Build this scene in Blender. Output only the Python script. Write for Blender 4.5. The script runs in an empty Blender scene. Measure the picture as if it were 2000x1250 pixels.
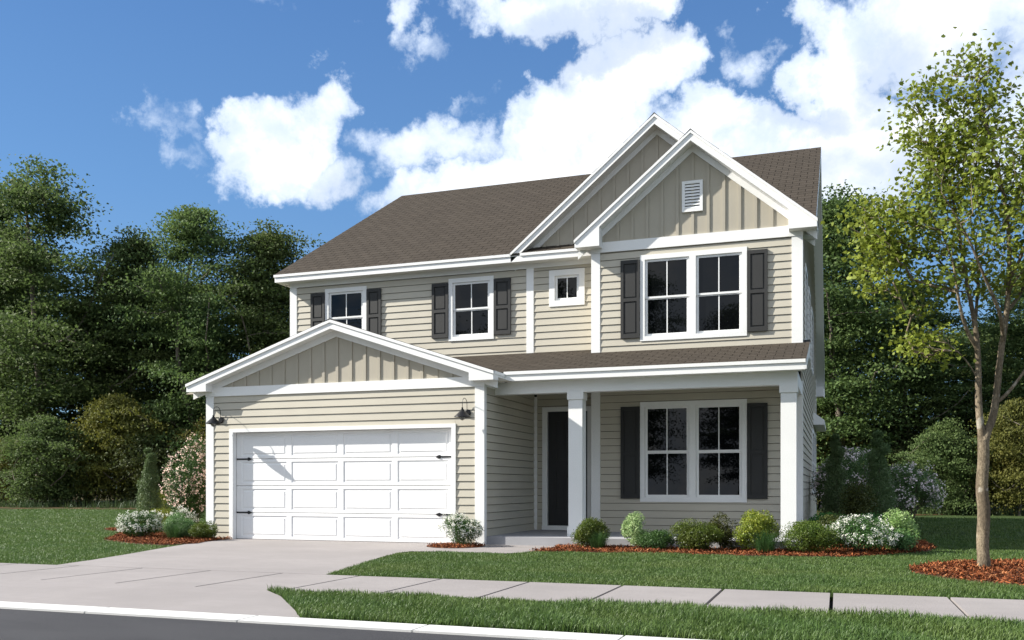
import bpy, math, random
import numpy as np
from mathutils import Vector
R = math.radians
random.seed(7); rng = np.random.default_rng(7)
scene = bpy.context.scene
COL = scene.collection

# ------------------------------------------------------------------ camera
cam = bpy.data.cameras.new('camera'); cam.lens = 32.4; cam.sensor_width = 36.0
cam.shift_y = 0.163; cam.clip_end = 2000; cam.clip_start = 0.1
camo = bpy.data.objects.new('camera', cam); COL.objects.link(camo)
camo.location = (0, 0, 1.103); camo.rotation_euler = (R(90), 0, math.atan(635/1800))
scene.camera = camo

# ------------------------------------------------------------------ light
SUN = Vector((3.1, 1.0, -2.2))            # direction the sunlight travels
sl = bpy.data.lights.new('sun', 'SUN'); sl.energy = 4.1; sl.angle = R(0.5); sl.color = (1.0, 0.955, 0.87)
so = bpy.data.objects.new('sun', sl); COL.objects.link(so)
so.rotation_euler = SUN.to_track_quat('-Z', 'Y').to_euler()
so.location = (-30, -10, 30)
scene.view_settings.view_transform = 'Standard'; scene.view_settings.look = 'None'
scene.view_settings.exposure = 1.38; scene.view_settings.gamma = 1.0
scene.view_settings.use_curve_mapping = False
scene.render.engine = 'CYCLES'
scene.cycles.max_bounces = 8; scene.cycles.diffuse_bounces = 6; scene.cycles.glossy_bounces = 3
scene.cycles.transmission_bounces = 4; scene.cycles.transparent_max_bounces = 6
scene.cycles.caustics_reflective = False; scene.cycles.caustics_refractive = False
scene.cycles.use_denoising = True

# ------------------------------------------------------------------ sky
world = bpy.data.worlds.new('World'); scene.world = world; world.use_nodes = True
nt = world.node_tree; nt.nodes.clear()
def wn(t, **k):
    n = nt.nodes.new(t)
    for a, b in k.items(): setattr(n, a, b)
    return n
def wm(op, a, b=None, c=None, clamp=False):
    n = nt.nodes.new('ShaderNodeMath'); n.operation = op; n.use_clamp = clamp
    for i, v in enumerate((a, b, c)):
        if v is None: continue
        if isinstance(v, (int, float)): n.inputs[i].default_value = v
        else: nt.links.new(v, n.inputs[i])
    return n.outputs[0]
def wramp(v, a, b):
    n = nt.nodes.new('ShaderNodeMapRange'); n.interpolation_type = 'SMOOTHSTEP'
    nt.links.new(v, n.inputs[0]); n.inputs[1].default_value = a; n.inputs[2].default_value = b
    return n.outputs[0]
sky = wn('ShaderNodeTexSky'); sky.sky_type = 'NISHITA'; sky.sun_disc = False
sky.sun_elevation = math.atan2(2.2, math.hypot(3.1, 1.0)); sky.sun_rotation = R(252.1)
sky.altitude = 0; sky.air_density = 1.0; sky.dust_density = 0.15; sky.ozone_density = 1.6
tc = wn('ShaderNodeTexCoord'); sep = wn('ShaderNodeSeparateXYZ'); nt.links.new(tc.outputs['Generated'], sep.inputs[0])
AZ = wm('ARCTAN2', sep.outputs[0], sep.outputs[1]); EL = wm('ARCSINE', sep.outputs[2])
AZ0, EL0 = AZ, EL
wmp = wn('ShaderNodeMapping'); nt.links.new(tc.outputs['Generated'], wmp.inputs[0]); wmp.inputs[1].default_value = (2, 3, 7)
wnz = wn('ShaderNodeTexNoise'); nt.links.new(wmp.outputs[0], wnz.inputs['Vector']); wnz.inputs['Scale'].default_value = 11; wnz.inputs['Detail'].default_value = 7; wnz.inputs['Roughness'].default_value = 0.6
wsp = wn('ShaderNodeSeparateColor'); nt.links.new(wnz.outputs['Color'], wsp.inputs[0])
AZ = wm('MULTIPLY_ADD', wm('SUBTRACT', wsp.outputs[0], 0.5), R(15), AZ); EL = wm('MULTIPLY_ADD', wm('SUBTRACT', wsp.outputs[1], 0.5), R(9), EL)
def wnoise(scale, detail, rough=0.5, dist=0.0, off=(0, 0, 0)):
    mp = wn('ShaderNodeMapping'); nt.links.new(tc.outputs['Generated'], mp.inputs[0]); mp.inputs[1].default_value = off
    n = wn('ShaderNodeTexNoise'); nt.links.new(mp.outputs[0], n.inputs['Vector'])
    n.inputs['Scale'].default_value = scale; n.inputs['Detail'].default_value = detail
    n.inputs['Roughness'].default_value = rough; n.inputs['Distortion'].default_value = dist
    return n.outputs[0]
# cumulus masses: azimuth, elevation, half width, half height (degrees), tilt, solidity
CLOUDS = [(-34.6,19.9,5.4,2.8,18,1.9),(-31.4,22.3,2.4,1.7,20,1.3),(-30.4,18.0,3.4,1.5,0,.9),
 (-25.2,20.3,5.0,1.9,4,1.2),(-15.8,22.3,6.6,3.3,22,2.3),(-12.4,24.0,4.4,2.3,0,2.0),(-20.0,18.3,8.5,2.6,14,2.0),
 (-13.1,18.9,9.2,3.5,0,2.3),(-16.2,27.4,6.8,2.2,0,1.9),(-12.6,27.5,4.2,1.9,0,1.8),(-25.4,26.2,1.6,1.3,30,.6),
 (0.4,22.2,3.2,4.2,0,2.0),(6.2,24.6,6.6,3.2,0,2.0),(0.4,18.2,11.0,3.3,0,2.1),(-6.2,20.8,4.2,2.3,-14,1.9),
 (8.1,17.6,8.0,2.8,0,1.5),(-1.3,25.9,1.9,1.7,0,1.1),(-4.8,24.1,1.7,.9,-15,.45),(-40.6,20.4,.8,.8,0,.15),
 (-40.6,19.0,.7,.5,0,.1),(-33.8,27.0,1.6,.5,0,.25),(-22.5,22.9,.8,.6,30,.25),(11.0,20.0,5.0,2.5,0,1.0),(14,22,7,4,0,1.0),
 (-8,34,12,4,10,1.2),(-66,24,7,3,8,1.2),(-70,14,9,2,0,1.0)]
dens = None
for a, e, rx, ry, rot, s in CLOUDS:
    a, e, rx, ry, rot = R(a), R(e), R(rx), R(ry), R(rot)
    da = wm('SUBTRACT', AZ, a); de = wm('SUBTRACT', EL, e)
    p = wm('MULTIPLY_ADD', da, math.cos(rot)/rx, wm('MULTIPLY', de, math.sin(rot)/rx))
    q = wm('MULTIPLY_ADD', da, -math.sin(rot)/ry, wm('MULTIPLY', de, math.cos(rot)/ry))
    d = wm('MULTIPLY_ADD', p, p, wm('MULTIPLY', q, q))
    v = wm('MULTIPLY', wm('SUBTRACT', 1.0, d), s)
    dens = v if dens is None else wm('MAXIMUM', dens, v)
dens = wm('MAXIMUM', dens, -1.6)
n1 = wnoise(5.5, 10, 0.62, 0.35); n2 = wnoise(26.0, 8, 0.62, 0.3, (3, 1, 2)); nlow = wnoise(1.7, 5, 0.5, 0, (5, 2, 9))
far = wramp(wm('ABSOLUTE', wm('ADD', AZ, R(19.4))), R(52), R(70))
gen = wm('MULTIPLY', wm('SUBTRACT', nlow, 0.39), 8.0)  # invented cloud cover outside the view, kept thick to brighten the shaded walls
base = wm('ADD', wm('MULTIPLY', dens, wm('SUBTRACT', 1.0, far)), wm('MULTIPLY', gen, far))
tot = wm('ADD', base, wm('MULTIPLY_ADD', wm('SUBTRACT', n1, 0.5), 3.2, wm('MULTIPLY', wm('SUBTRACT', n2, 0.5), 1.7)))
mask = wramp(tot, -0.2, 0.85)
thick = wramp(tot, 0.1, 2.4)
n3 = wnoise(5.0, 6, 0.55, 0, (1, 7, 3))
shade = None
for a, e, rx, ry in [(-15.5, 25.7, 6.0, 1.7), (6.5, 22.6, 7.0, 2.6), (4.0, 17.4, 12.0, 2.4), (-30.0, 17.4, 5.0, 1.5), (-1.5, 20.5, 4.0, 1.6)]:
    p = wm('MULTIPLY', wm('SUBTRACT', AZ, R(a)), 1/R(rx)); q = wm('MULTIPLY', wm('SUBTRACT', EL, R(e)), 1/R(ry))
    v = wm('SUBTRACT', 1.0, wm('MULTIPLY_ADD', p, p, wm('MULTIPLY', q, q))); shade = v if shade is None else wm('MAXIMUM', shade, v)
shade = wm('MAXIMUM', shade, -1.0)
grey = wm('MULTIPLY', wramp(wm('ADD', wm('MULTIPLY', shade, .30), wm('MULTIPLY', n3, 1.6)), 0.72, 1.12), 0.8)
n1b = wnoise(5.5, 10, 0.62, 0.35, (-0.028, 0.0, 0.03))
relief = wm('ADD', wm('MULTIPLY', wm('SUBTRACT', n1, n1b), 4.0), wm('MULTIPLY', wm('SUBTRACT', n2, 0.5), 0.7))
lit = wramp(wm('ADD', relief, wm('MULTIPLY', thick, 0.25)), -0.30, 0.42)
thick = wm('MULTIPLY', thick, wm('MULTIPLY_ADD', lit, 0.65, 0.35))
cc = wn('ShaderNodeMix', data_type='RGBA'); nt.links.new(thick, cc.inputs[0])
cc.inputs[6].default_value = (0.56, 0.66, 0.82, 1); cc.inputs[7].default_value = (1.0, 1.0, 0.99, 1)
cg = wn('ShaderNodeMix', data_type='RGBA'); nt.links.new(grey, cg.inputs[0]); nt.links.new(cc.outputs[2], cg.inputs[6])
cg.inputs[7].default_value = (0.50, 0.58, 0.72, 1)
tint = wn('ShaderNodeMix', data_type='RGBA', blend_type='MULTIPLY'); tint.inputs[0].default_value = 1.0
nt.links.new(sky.outputs[0], tint.inputs[6]); tint.inputs[7].default_value = (0.54, 0.78, 1.0, 1)
grd = wn('ShaderNodeValToRGB'); nt.links.new(wm('DIVIDE', EL0, R(60), clamp=True), grd.inputs[0])
for k_, (pos, colr) in enumerate([(0.05, (.40, .68, 1.0)), (1.0, (.08, .22, .62)), (.28, (.245, .520, 1.0)), (.46, (.168, .390, .875))]):
    e_ = grd.color_ramp.elements[k_] if k_ < 2 else grd.color_ramp.elements.new(pos)
    e_.position = pos; e_.color = (*colr, 1)
up = wn('ShaderNodeVectorMath', operation='SCALE'); nt.links.new(grd.outputs[0], up.inputs[0]); up.inputs['Scale'].default_value = 4.95
bl = wn('ShaderNodeMix', data_type='RGBA'); bl.inputs[0].default_value = 0.6; nt.links.new(tint.outputs[2], bl.inputs[6]); nt.links.new(up.outputs[0], bl.inputs[7])
bs = wn('ShaderNodeBackground'); nt.links.new(bl.outputs[2], bs.inputs[0]); bs.inputs[1].default_value = 0.0545
bc = wn('ShaderNodeBackground'); nt.links.new(cg.outputs[2], bc.inputs[0]); bc.inputs[1].default_value = 0.53
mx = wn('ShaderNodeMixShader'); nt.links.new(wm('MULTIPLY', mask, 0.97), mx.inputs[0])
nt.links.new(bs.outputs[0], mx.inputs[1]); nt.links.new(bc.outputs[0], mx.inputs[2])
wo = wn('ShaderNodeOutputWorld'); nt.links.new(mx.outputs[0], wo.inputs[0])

# ------------------------------------------------------------------ materials
def lin(r, g, b):
    f = lambda v: (v/255/12.92) if v/255 <= 0.04045 else ((v/255+0.055)/1.055)**2.4
    return (f(r), f(g), f(b))
class MatB:
    def __init__(s, name):
        s.m = bpy.data.materials.new(name); s.m.use_nodes = True; s.nt = s.m.node_tree; s.nt.nodes.clear()
        s.out = s.nt.nodes.new('ShaderNodeOutputMaterial'); s.p = s.nt.nodes.new('ShaderNodeBsdfPrincipled')
        s.nt.links.new(s.p.outputs[0], s.out.inputs[0])
        s.geo = s.nt.nodes.new('ShaderNodeNewGeometry')
    def n(s, t, **k):
        x = s.nt.nodes.new(t)
        for a, b in k.items(): setattr(x, a, b)
        return x
    def l(s, a, b): s.nt.links.new(a, b)
    def noise(s, scale, detail=4, rough=0.5, stretch=(1, 1, 1), dist=0.0):
        mp = s.n('ShaderNodeMapping'); s.l(s.geo.outputs['Position'], mp.inputs[0]); mp.inputs[3].default_value = stretch
        x = s.n('ShaderNodeTexNoise'); s.l(mp.outputs[0], x.inputs['Vector']); x.inputs['Scale'].default_value = scale
        x.inputs['Detail'].default_value = detail; x.inputs['Roughness'].default_value = rough; x.inputs['Distortion'].default_value = dist
        return x.outputs[0]
    def ramp(s, v, a, b, lo=0.0, hi=1.0):
        x = s.n('ShaderNodeMapRange'); x.interpolation_type = 'SMOOTHSTEP'; s.l(v, x.inputs[0])
        x.inputs[1].default_value = a; x.inputs[2].default_value = b; x.inputs[3].default_value = lo; x.inputs[4].default_value = hi
        return x.outputs[0]
    def mix(s, f, a, b):
        x = s.n('ShaderNodeMix', data_type='RGBA')
        if isinstance(f, (int, float)): x.inputs[0].default_value = f
        else: s.l(f, x.inputs[0])
        for i, v in ((6, a), (7, b)):
            if isinstance(v, tuple): x.inputs[i].default_value = (*v[:3], 1)
            else: s.l(v, x.inputs[i])
        return x.outputs[2]
    def bump(s, h, strength=0.3, dist=0.01):
        x = s.n('ShaderNodeBump'); x.inputs['Strength'].default_value = strength; x.inputs['Distance'].default_value = dist
        s.l(h, x.inputs['Height']); s.l(x.outputs[0], s.p.inputs['Normal'])
    def col(s, v):
        if isinstance(v, tuple): s.p.inputs['Base Color'].default_value = (*v[:3], 1)
        else: s.l(v, s.p.inputs['Base Color'])
    def rough(s, r, spec=None):
        s.p.inputs['Roughness'].default_value = r
        if spec is not None: s.p.inputs['Specular IOR Level'].default_value = spec
def sc(c, k): return tuple(min(1, x*k) for x in c)
def painted(name, c, var=0.06, rough=0.55, stretch=(1, 1, 1), grain=60):
    b = MatB(name); big = b.noise(0.9, 5, 0.6); fine = b.noise(grain, 3, 0.6, stretch)
    c1 = b.mix(b.ramp(big, .3, .7), sc(c, 1-var), sc(c, 1+var*.4))
    b.col(b.mix(b.ramp(fine, .35, .65, 0, .35), c1, sc(c, .86))); b.rough(rough, 0.35); b.bump(fine, 0.12, 0.004)
    return b.m
M = {}
M['siding'] = painted('beige_vinyl_siding', (0.478, 0.443, 0.365), 0.06, 0.5, (0.15, 1, 6), 30)
M['batten'] = painted('beige_board_and_batten', (0.40, 0.365, 0.295), 0.05, 0.55, (5, 5, 0.3), 30)
M['white'] = painted('white_painted_trim', (0.80, 0.80, 0.79), 0.04, 0.45)
M['door_white'] = painted('white_steel_garage_door', (0.80, 0.80, 0.80), 0.03, 0.4)
M['shutter'] = painted('charcoal_painted_shutter', (0.030, 0.030, 0.0295), 0.08, 0.62)
M['door_black'] = painted('black_painted_front_door', (0.022, 0.022, 0.023), 0.08, 0.4)
M['black'] = painted('black_metal', (0.012, 0.012, 0.013), 0.1, 0.35)
b = MatB('dark_window_glass'); b.col((0.003, 0.0035, 0.004)); b.rough(0.012, 0.28)
w_ = b.noise(1.4, 2, 0.4); b.bump(w_, 0.02, 0.02); M['glass'] = b.m
b = MatB('clear_bulb_glass'); b.col((0.9, 0.9, 0.9)); b.rough(0.05); b.p.inputs['Transmission Weight'].default_value = 0.8; M['bulb'] = b.m
b = MatB('brown_asphalt_shingle'); c0 = (0.051, 0.0425, 0.0340)
isl = b.geo.outputs['Random Per Island']; oi = b.n('ShaderNodeObjectInfo')
ad = b.n('ShaderNodeMath', operation='ADD'); b.l(isl, ad.inputs[0]); b.l(oi.outputs['Random'], ad.inputs[1])
fr = b.n('ShaderNodeMath', operation='FRACT'); b.l(ad.outputs[0], fr.inputs[0])
c1 = b.mix(b.ramp(fr.outputs[0], 0, 1), sc(c0, .88), sc(c0, 1.12)); g = b.noise(160, 3, .7); g2 = b.noise(26, 4, .7, (.4, 1, 1))
c1 = b.mix(b.ramp(g2, .35, .65, 0, .5), c1, sc(c0, .6)); b.col(b.mix(b.ramp(g, .4, .6, 0, .5), c1, sc(c0, 1.5)))
b.rough(.95, .08); b.bump(g, .5, .006); M['shingle'] = b.m
b = MatB('dark_roof_felt'); b.col((.02, .018, .016)); b.rough(.95); M['felt'] = b.m
def concrete(name, c, stain=.12):
    b = MatB(name); big = b.noise(.55, 6, .6); mid = b.noise(5, 6, .65); fine = b.noise(130, 3, .7)
    streak = b.noise(1.2, 5, .6, (.35, 1.6, 1))
    x = b.mix(b.ramp(big, .3, .7), sc(c, 1-stain), sc(c, 1.06)); x = b.mix(b.ramp(mid, .4, .7, 0, .4), x, sc(c, .86))
    x = b.mix(b.ramp(streak, .5, .75, 0, .5), x, sc(c, .80)); spot = b.noise(2.3, 2, .4); x = b.mix(b.ramp(spot, .70, .76, 0, .35), x, sc(c, .70)); x = b.mix(b.ramp(fine, .45, .7, 0, .3), x, sc(c, .7))
    b.col(x); b.rough(.85, .25); b.bump(fine, .25, .004); return b.m
M['concrete'] = concrete('pale_concrete', (0.258, 0.236, 0.229))
M['porch_concrete'] = concrete('grey_porch_concrete', (0.33, 0.33, 0.345))
M['kerb'] = concrete('white_concrete_kerb', (0.55, 0.545, 0.53), .06)
b = MatB('dark_asphalt'); f = b.noise(220, 3, .8); f2 = b.noise(70, 3, .8); m_ = b.noise(1.5, 5, .6, (.5, 1.5, 1))
x = b.mix(b.ramp(m_, .3, .7), (.026, .0255, .029), (.036, .0355, .039)); x = b.mix(b.ramp(f, .5, .75, 0, .6), x, (.13, .13, .13))
x = b.mix(b.ramp(f2, .3, .5, .5, 0), x, (.03, .03, .033)); b.col(x); b.rough(.85, .3); b.bump(f, .5, .006); M['asphalt'] = b.m
b = MatB('soil_and_turf'); n_ = b.noise(1.1, 6, .6); f = b.noise(45, 4, .75); sepn = b.n('ShaderNodeSeparateXYZ'); b.l(b.geo.outputs['Position'], sepn.inputs[0])
x = b.mix(b.ramp(n_, .3, .7), (.054, .078, .026), (.072, .096, .033)); x = b.mix(b.ramp(f, .35, .62, .85, 0), x, (.018, .042, .011))
b.col(x); b.rough(.95, .1); b.bump(f, 1.0, .03); M['turf'] = b.m
b = MatB('forest_floor_litter'); n_ = b.noise(.7, 6, .65); f = b.noise(18, 4, .75)
x = b.mix(b.ramp(n_, .42, .58), (.105, .055, .026), (.045, .062, .020)); x = b.mix(b.ramp(f, .4, .6, 0, .6), x, (.03, .025, .014))
b.col(x); b.rough(.95, .1); b.bump(f, 1, .04); M['litter'] = b.m
b = MatB('wet_soil'); f = b.noise(30, 4, .7); b.col(b.mix(b.ramp(f, .3, .7), (.05, .02, .010), (.12, .045, .02))); b.rough(.9); b.bump(f, 1, .03); M['soil'] = b.m
b = MatB('red_brown_bark_mulch'); i_ = b.geo.outputs['Random Per Island']
x = b.mix(b.ramp(i_, 0, .75), (.075, .022, .010), (.27, .085, .030)); x = b.mix(b.ramp(i_, .8, 1), x, (.42, .20, .09)); b.col(x); b.rough(.85, .2); M['mulch'] = b.m
def leafmat(name, a, bb, hi=None, trans=.3, patch=1.2, rough=.5, tcol=None):
    b = MatB(name); i_ = b.geo.outputs['Random Per Island']; n_ = b.noise(patch, 4, .6); oi = b.n('ShaderNodeObjectInfo')
    x = b.mix(b.ramp(i_, 0, 1), a, bb); x = b.mix(b.ramp(n_, .35, .7, 0, .55), x, hi or bb)
    hs = b.n('ShaderNodeHueSaturation'); b.l(x, hs.inputs['Color']); b.l(b.ramp(oi.outputs['Random'], 0, 1, .485, .512), hs.inputs['Hue'])
    b.l(b.ramp(oi.outputs['Random'], 0, 1, .85, 1.15), hs.inputs['Value'])
    b.col(hs.outputs[0]); b.rough(rough, .3)
    t = b.n('ShaderNodeBsdfTranslucent')
    tm = b.mix(.5, hs.outputs[0], tcol or sc(bb, 1.5)); b.l(tm, t.inputs[0])
    mxs = b.n('ShaderNodeMixShader'); mxs.inputs[0].default_value = trans; b.l(b.p.outputs[0], mxs.inputs[1]); b.l(t.outputs[0], mxs.inputs[2])
    b.l(mxs.outputs[0], b.out.inputs[0]); return b.m
M['grass'] = leafmat('lawn_grass_blades', (.046, .086, .020), (.086, .140, .034), (.125, .160, .042), .25, .75)
M['wild_grass'] = leafmat('wild_grass_blades', (.030, .055, .018), (.055, .085, .028), (.08, .09, .032), .2, .6)
M['wood_a'] = leafmat('deep_green_woodland_leaves', (.036, .066, .020), (.076, .118, .032), (.108, .134, .034), .30, .3, .75)
M['wood_b'] = leafmat('mid_green_woodland_leaves', (.052, .092, .030), (.098, .152, .046), (.126, .166, .046), .34, .3, .75)
M['wood_c'] = leafmat('olive_undergrowth_leaves', (.060, .070, .015), (.112, .115, .022), (.150, .132, .024), .30, .35, .75)
M['wood_d'] = leafmat('shaded_undergrowth_leaves', (.026, .038, .011), (.050, .064, .017), (.075, .074, .020), .26, .35, .75)
M['maple'] = leafmat('young_maple_leaves', (.095, .135, .018), (.185, .225, .030), (.25, .265, .034), .36, 1.5, .6, (.29, .32, .045))
M['box'] = leafmat('boxwood_leaves', (.042, .080, .010), (.088, .140, .018), (.135, .165, .022), .25, 6)
M['lowgreen'] = leafmat('low_shrub_leaves', (.030, .080, .018), (.060, .125, .030), None, .25, 6)
M['euonymus'] = leafmat('yellow_green_leaves', (.07, .105, .010), (.15, .19, .022), (.40, .38, .045), .3, 8)
M['varieg'] = leafmat('variegated_leaves', (.10, .20, .06), (.26, .38, .15), (.60, .68, .38), .3, 11)
M['lime'] = leafmat('lime_green_leaves', (.11, .21, .05), (.24, .36, .11), (.58, .64, .36), .35, 9)
M['silver'] = leafmat('grey_green_shrub_leaves', (.045, .11, .035), (.10, .20, .065), (.20, .30, .11), .3, 8)
M['bright'] = leafmat('bright_green_leaves', (.04, .14, .03), (.08, .22, .05), None, .35, 5)
M['conifer'] = leafmat('blue_green_conifer_needles', (.075, .125, .045), (.145, .205, .085), None, .15, 6)
M['blue_grass'] = leafmat('blue_green_ornamental_grass', (.030, .075, .022), (.060, .130, .038), None, .25, 5)
M['darkolive'] = leafmat('dark_olive_leaves', (.035, .045, .008), (.065, .075, .012), None, .2, 5)
def plain(name, a, bb, trans=.25):
    b = MatB(name); b.col(b.mix(b.geo.outputs['Random Per Island'], a, bb)); b.rough(.6, .2)
    t = b.n('ShaderNodeBsdfTranslucent'); t.inputs[0].default_value = (*bb, 1); mxs = b.n('ShaderNodeMixShader'); mxs.inputs[0].default_value = trans
    b.l(b.p.outputs[0], mxs.inputs[1]); b.l(t.outputs[0], mxs.inputs[2]); b.l(mxs.outputs[0], b.out.inputs[0]); return b.m
M['white_fl'] = plain('white_petals', (.66, .64, .55), (.88, .88, .82))
M['pink_fl'] = plain('pale_pink_petals', (.74, .60, .62), (.93, .84, .84))
M['peach_fl'] = plain('peach_pink_petals', (.80, .50, .42), (.93, .77, .66))
def bark(name, a, bb, cc=None):
    b = MatB(name); n_ = b.noise(9, 6, .65, (1, 1, .35)); f = b.noise(60, 4, .7, (1, 1, .5)); p_ = b.noise(5, 3, .5)
    x = b.mix(b.ramp(n_, .40, .60), a, bb); x = b.mix(b.ramp(f, .42, .62, 0, .7), x, sc(a, .5))
    if cc: x = b.mix(b.ramp(p_, .62, .68, 0, .6), x, cc)
    b.col(x); b.rough(.85, .2); b.bump(f, .6, .012); return b.m
M['bark'] = bark('pale_maple_bark', (.125, .098, .066), (.235, .190, .130), (.38, .35, .29))
M['bark_dark'] = bark('grey_woodland_bark', (.115, .095, .075), (.21, .18, .145))

# ------------------------------------------------------------------ mesh helpers
def link(name, me, parent=None, loc=None):
    o = bpy.data.objects.new(name, me); COL.objects.link(o)
    if parent: o.parent = parent
    if loc is not None: o.location = loc
    return o
def empty(name, loc=(0, 0, 0), parent=None):
    o = bpy.data.objects.new(name, None); o.empty_display_size = .2; COL.objects.link(o); o.location = loc
    if parent: o.parent = parent
    return o
def tag(o, label=None, cat=None, group=None, kind=None):
    if label: o['label'] = label
    if cat: o['category'] = cat
    if group: o['group'] = group
    if kind: o['kind'] = kind
    return o
class MB:
    def __init__(s): s.v = []; s.f = []
    def box(s, x0, x1, y0, y1, z0, z1):
        i = len(s.v)
        s.v += [(x0, y0, z0), (x1, y0, z0), (x1, y1, z0), (x0, y1, z0), (x0, y0, z1), (x1, y0, z1), (x1, y1, z1), (x0, y1, z1)]
        s.f += [(i, i+3, i+2, i+1), (i+4, i+5, i+6, i+7), (i, i+1, i+5, i+4), (i+1, i+2, i+6, i+5), (i+2, i+3, i+7, i+6), (i+3, i, i+4, i+7)]
        return s
    def prism(s, pts, off):
        i = len(s.v); n = len(pts); off = Vector(off); pts = [Vector(p) for p in pts]
        s.v += [tuple(p) for p in pts] + [tuple(p+off) for p in pts]
        s.f += [tuple(i+k for k in range(n)), tuple(i+n+k for k in reversed(range(n)))]
        s.f += [(i+k, i+n+k, i+n+(k+1) % n, i+(k+1) % n) for k in range(n)]
        return s
    def xz(s, pts, y0, y1): return s.prism([(x, y0, z) for x, z in pts], (0, y1-y0, 0))
    def yz(s, pts, x0, x1): return s.prism([(x0, y, z) for y, z in pts], (x1-x0, 0, 0))
    def xy(s, pts, z0, z1): return s.prism([(x, y, z0) for x, y in pts], (0, 0, z1-z0))
    def ring(s, pts, seg=16, cx=0, cy=0):        # lathe: list of (r, z)
        i = len(s.v); n = len(pts)
        for r, z in pts:
            for k in range(seg):
                a = 2*math.pi*k/seg; s.v.append((cx+r*math.cos(a), cy+r*math.sin(a), z))
        for j in range(n-1):
            for k in range(seg):
                a = i+j*seg+k; b_ = i+j*seg+(k+1) % seg; s.f.append((a, b_, b_+seg, a+seg))
        return s
    def tube(s, path, r, seg=6):
        path = [Vector(p) for p in path]; i = len(s.v)
        for k, p in enumerate(path):
            d = (path[min(k+1, len(path)-1)]-path[max(k-1, 0)]).normalized()
            u = d.orthogonal().normalized() if abs(d.z) > .9 else d.cross(Vector((0, 0, 1))).normalized(); w = d.cross(u)
            rr = r[k] if isinstance(r, (list, tuple)) else r
            for q in range(seg):
                a = 2*math.pi*q/seg; s.v.append(tuple(p+u*math.cos(a)*rr+w*math.sin(a)*rr))
        for k in range(len(path)-1):
            for q in range(seg):
                a = i+k*seg+q; b_ = i+k*seg+(q+1) % seg; s.f.append((a, b_, b_+seg, a+seg))
        s.f.append(tuple(i+q for q in reversed(range(seg)))); s.f.append(tuple(i+(len(path)-1)*seg+q for q in range(seg)))
        return s
    def mesh(s, name, m, smooth=False):
        me = bpy.data.meshes.new(name); me.from_pydata(s.v, [], s.f); me.materials.append(M[m] if isinstance(m, str) else m)
        me.validate(); me.update()
        import bmesh
        bm = bmesh.new(); bm.from_mesh(me); bmesh.ops.recalc_face_normals(bm, faces=bm.faces); bm.to_mesh(me); bm.free()
        if smooth:
            me.polygons.foreach_set('use_smooth', [True]*len(me.polygons))
        return me
    def build(s, name, m, parent=None, smooth=False): return link(name, s.mesh(name, m, smooth), parent)
def np_mesh(name, verts, loops, sizes, m, smooth=False):
    me = bpy.data.meshes.new(name); verts = np.asarray(verts, dtype=np.float32); loops = np.asarray(loops, dtype=np.int32); sizes = np.asarray(sizes, dtype=np.int32)
    me.vertices.add(len(verts)); me.vertices.foreach_set('co', verts.ravel())
    me.loops.add(len(loops)); me.loops.foreach_set('vertex_index', loops)
    me.polygons.add(len(sizes)); st = np.zeros(len(sizes), dtype=np.int32); st[1:] = np.cumsum(sizes)[:-1]
    me.polygons.foreach_set('loop_start', st); me.polygons.foreach_set('loop_total', sizes)
    if smooth: me.polygons.foreach_set('use_smooth', np.ones(len(sizes), dtype=bool))
    me.materials.append(M[m]); me.update(calc_edges=True); return me
def inpoly(P, poly):
    x, y = P[:, 0], P[:, 1]; ins = np.zeros(len(P), bool); n = len(poly)
    for i in range(n):
        x1, y1 = poly[i]; x2, y2 = poly[(i+1) % n]
        c = ((y1 > y) != (y2 > y)) & (x < (x2-x1)*(y-y1)/((y2-y1) or 1e-9)+x1); ins ^= c
    return ins

# ================================================================== SETTING
KERB0, KERB1, WALK0, WALK1 = 6.44, 6.74, 8.45, 10.17
MB().box(-220, 220, -60, 300, -.5, -.14).build('ground', 'turf')['kind'] = 'structure'
MB().box(-150, 120, -6.0, KERB0, -.3, -.018).build('road', 'asphalt')['kind'] = 'structure'
kb = tag(empty('kerb', (0, KERB0, 0)), kind='structure')
km = MB().box(0, 1.582, 0, KERB1-KERB0, -.25, .0).mesh('kerb_stone', 'kerb')
mod = None
for k in range(-22, 20): link('kerb_stone', km, kb, (k*1.6+.12, 0, 0))
SLABX = [-34.37+1.1066*k for k in range(54)]
sw = tag(empty('sidewalk', (0, WALK0, 0)), kind='structure')
sm = MB().box(.017, 1.1066-.017, 0, WALK1-WALK0-.020, -.12, .0).mesh('paving_slab', 'concrete')
for x in SLABX: link('paving_slab', sm, sw, (x+.012, 0, 0))
MB().box(-36, 26, WALK0+.02, WALK1+.02, -.135, -.09).build('walk_bed', 'felt')['kind'] = 'structure'
DRIVE = [(-10.42, WALK1), (-6.07, WALK1), (-6.40, 11.6), (-6.72, 12.8), (-6.93, 13.9), (-6.88, 14.35), (-6.3, 14.46), (-5.2, 14.40), (-4.85, 14.9), (-4.75, 15.6),
         (-4.9, 16.5), (-6.36, 16.5), (-6.36, 16.36), (-7.02, 16.36), (-7.02, 16.55), (-12.02, 16.55), (-12.02, 16.36), (-12.06, 15.9), (-11.98, 15.1), (-11.5, 13.6), (-11.0, 12.2), (-10.62, 11.0)]
MB().xy(DRIVE, -.12, .0).build('driveway', 'concrete')['kind'] = 'structure'
APRON = [(-12.6, KERB1+.006), (-4.28, KERB1+.006), (-4.55, 7.1), (-5.3, 8.0), (-5.78, WALK0-.002), (-10.75, WALK0-.002), (-11.4, 8.0), (-12.3, 7.1)]
MB().xy(APRON, -.12, .0).build('driveway_apron', 'concrete')['kind'] = 'structure'
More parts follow.
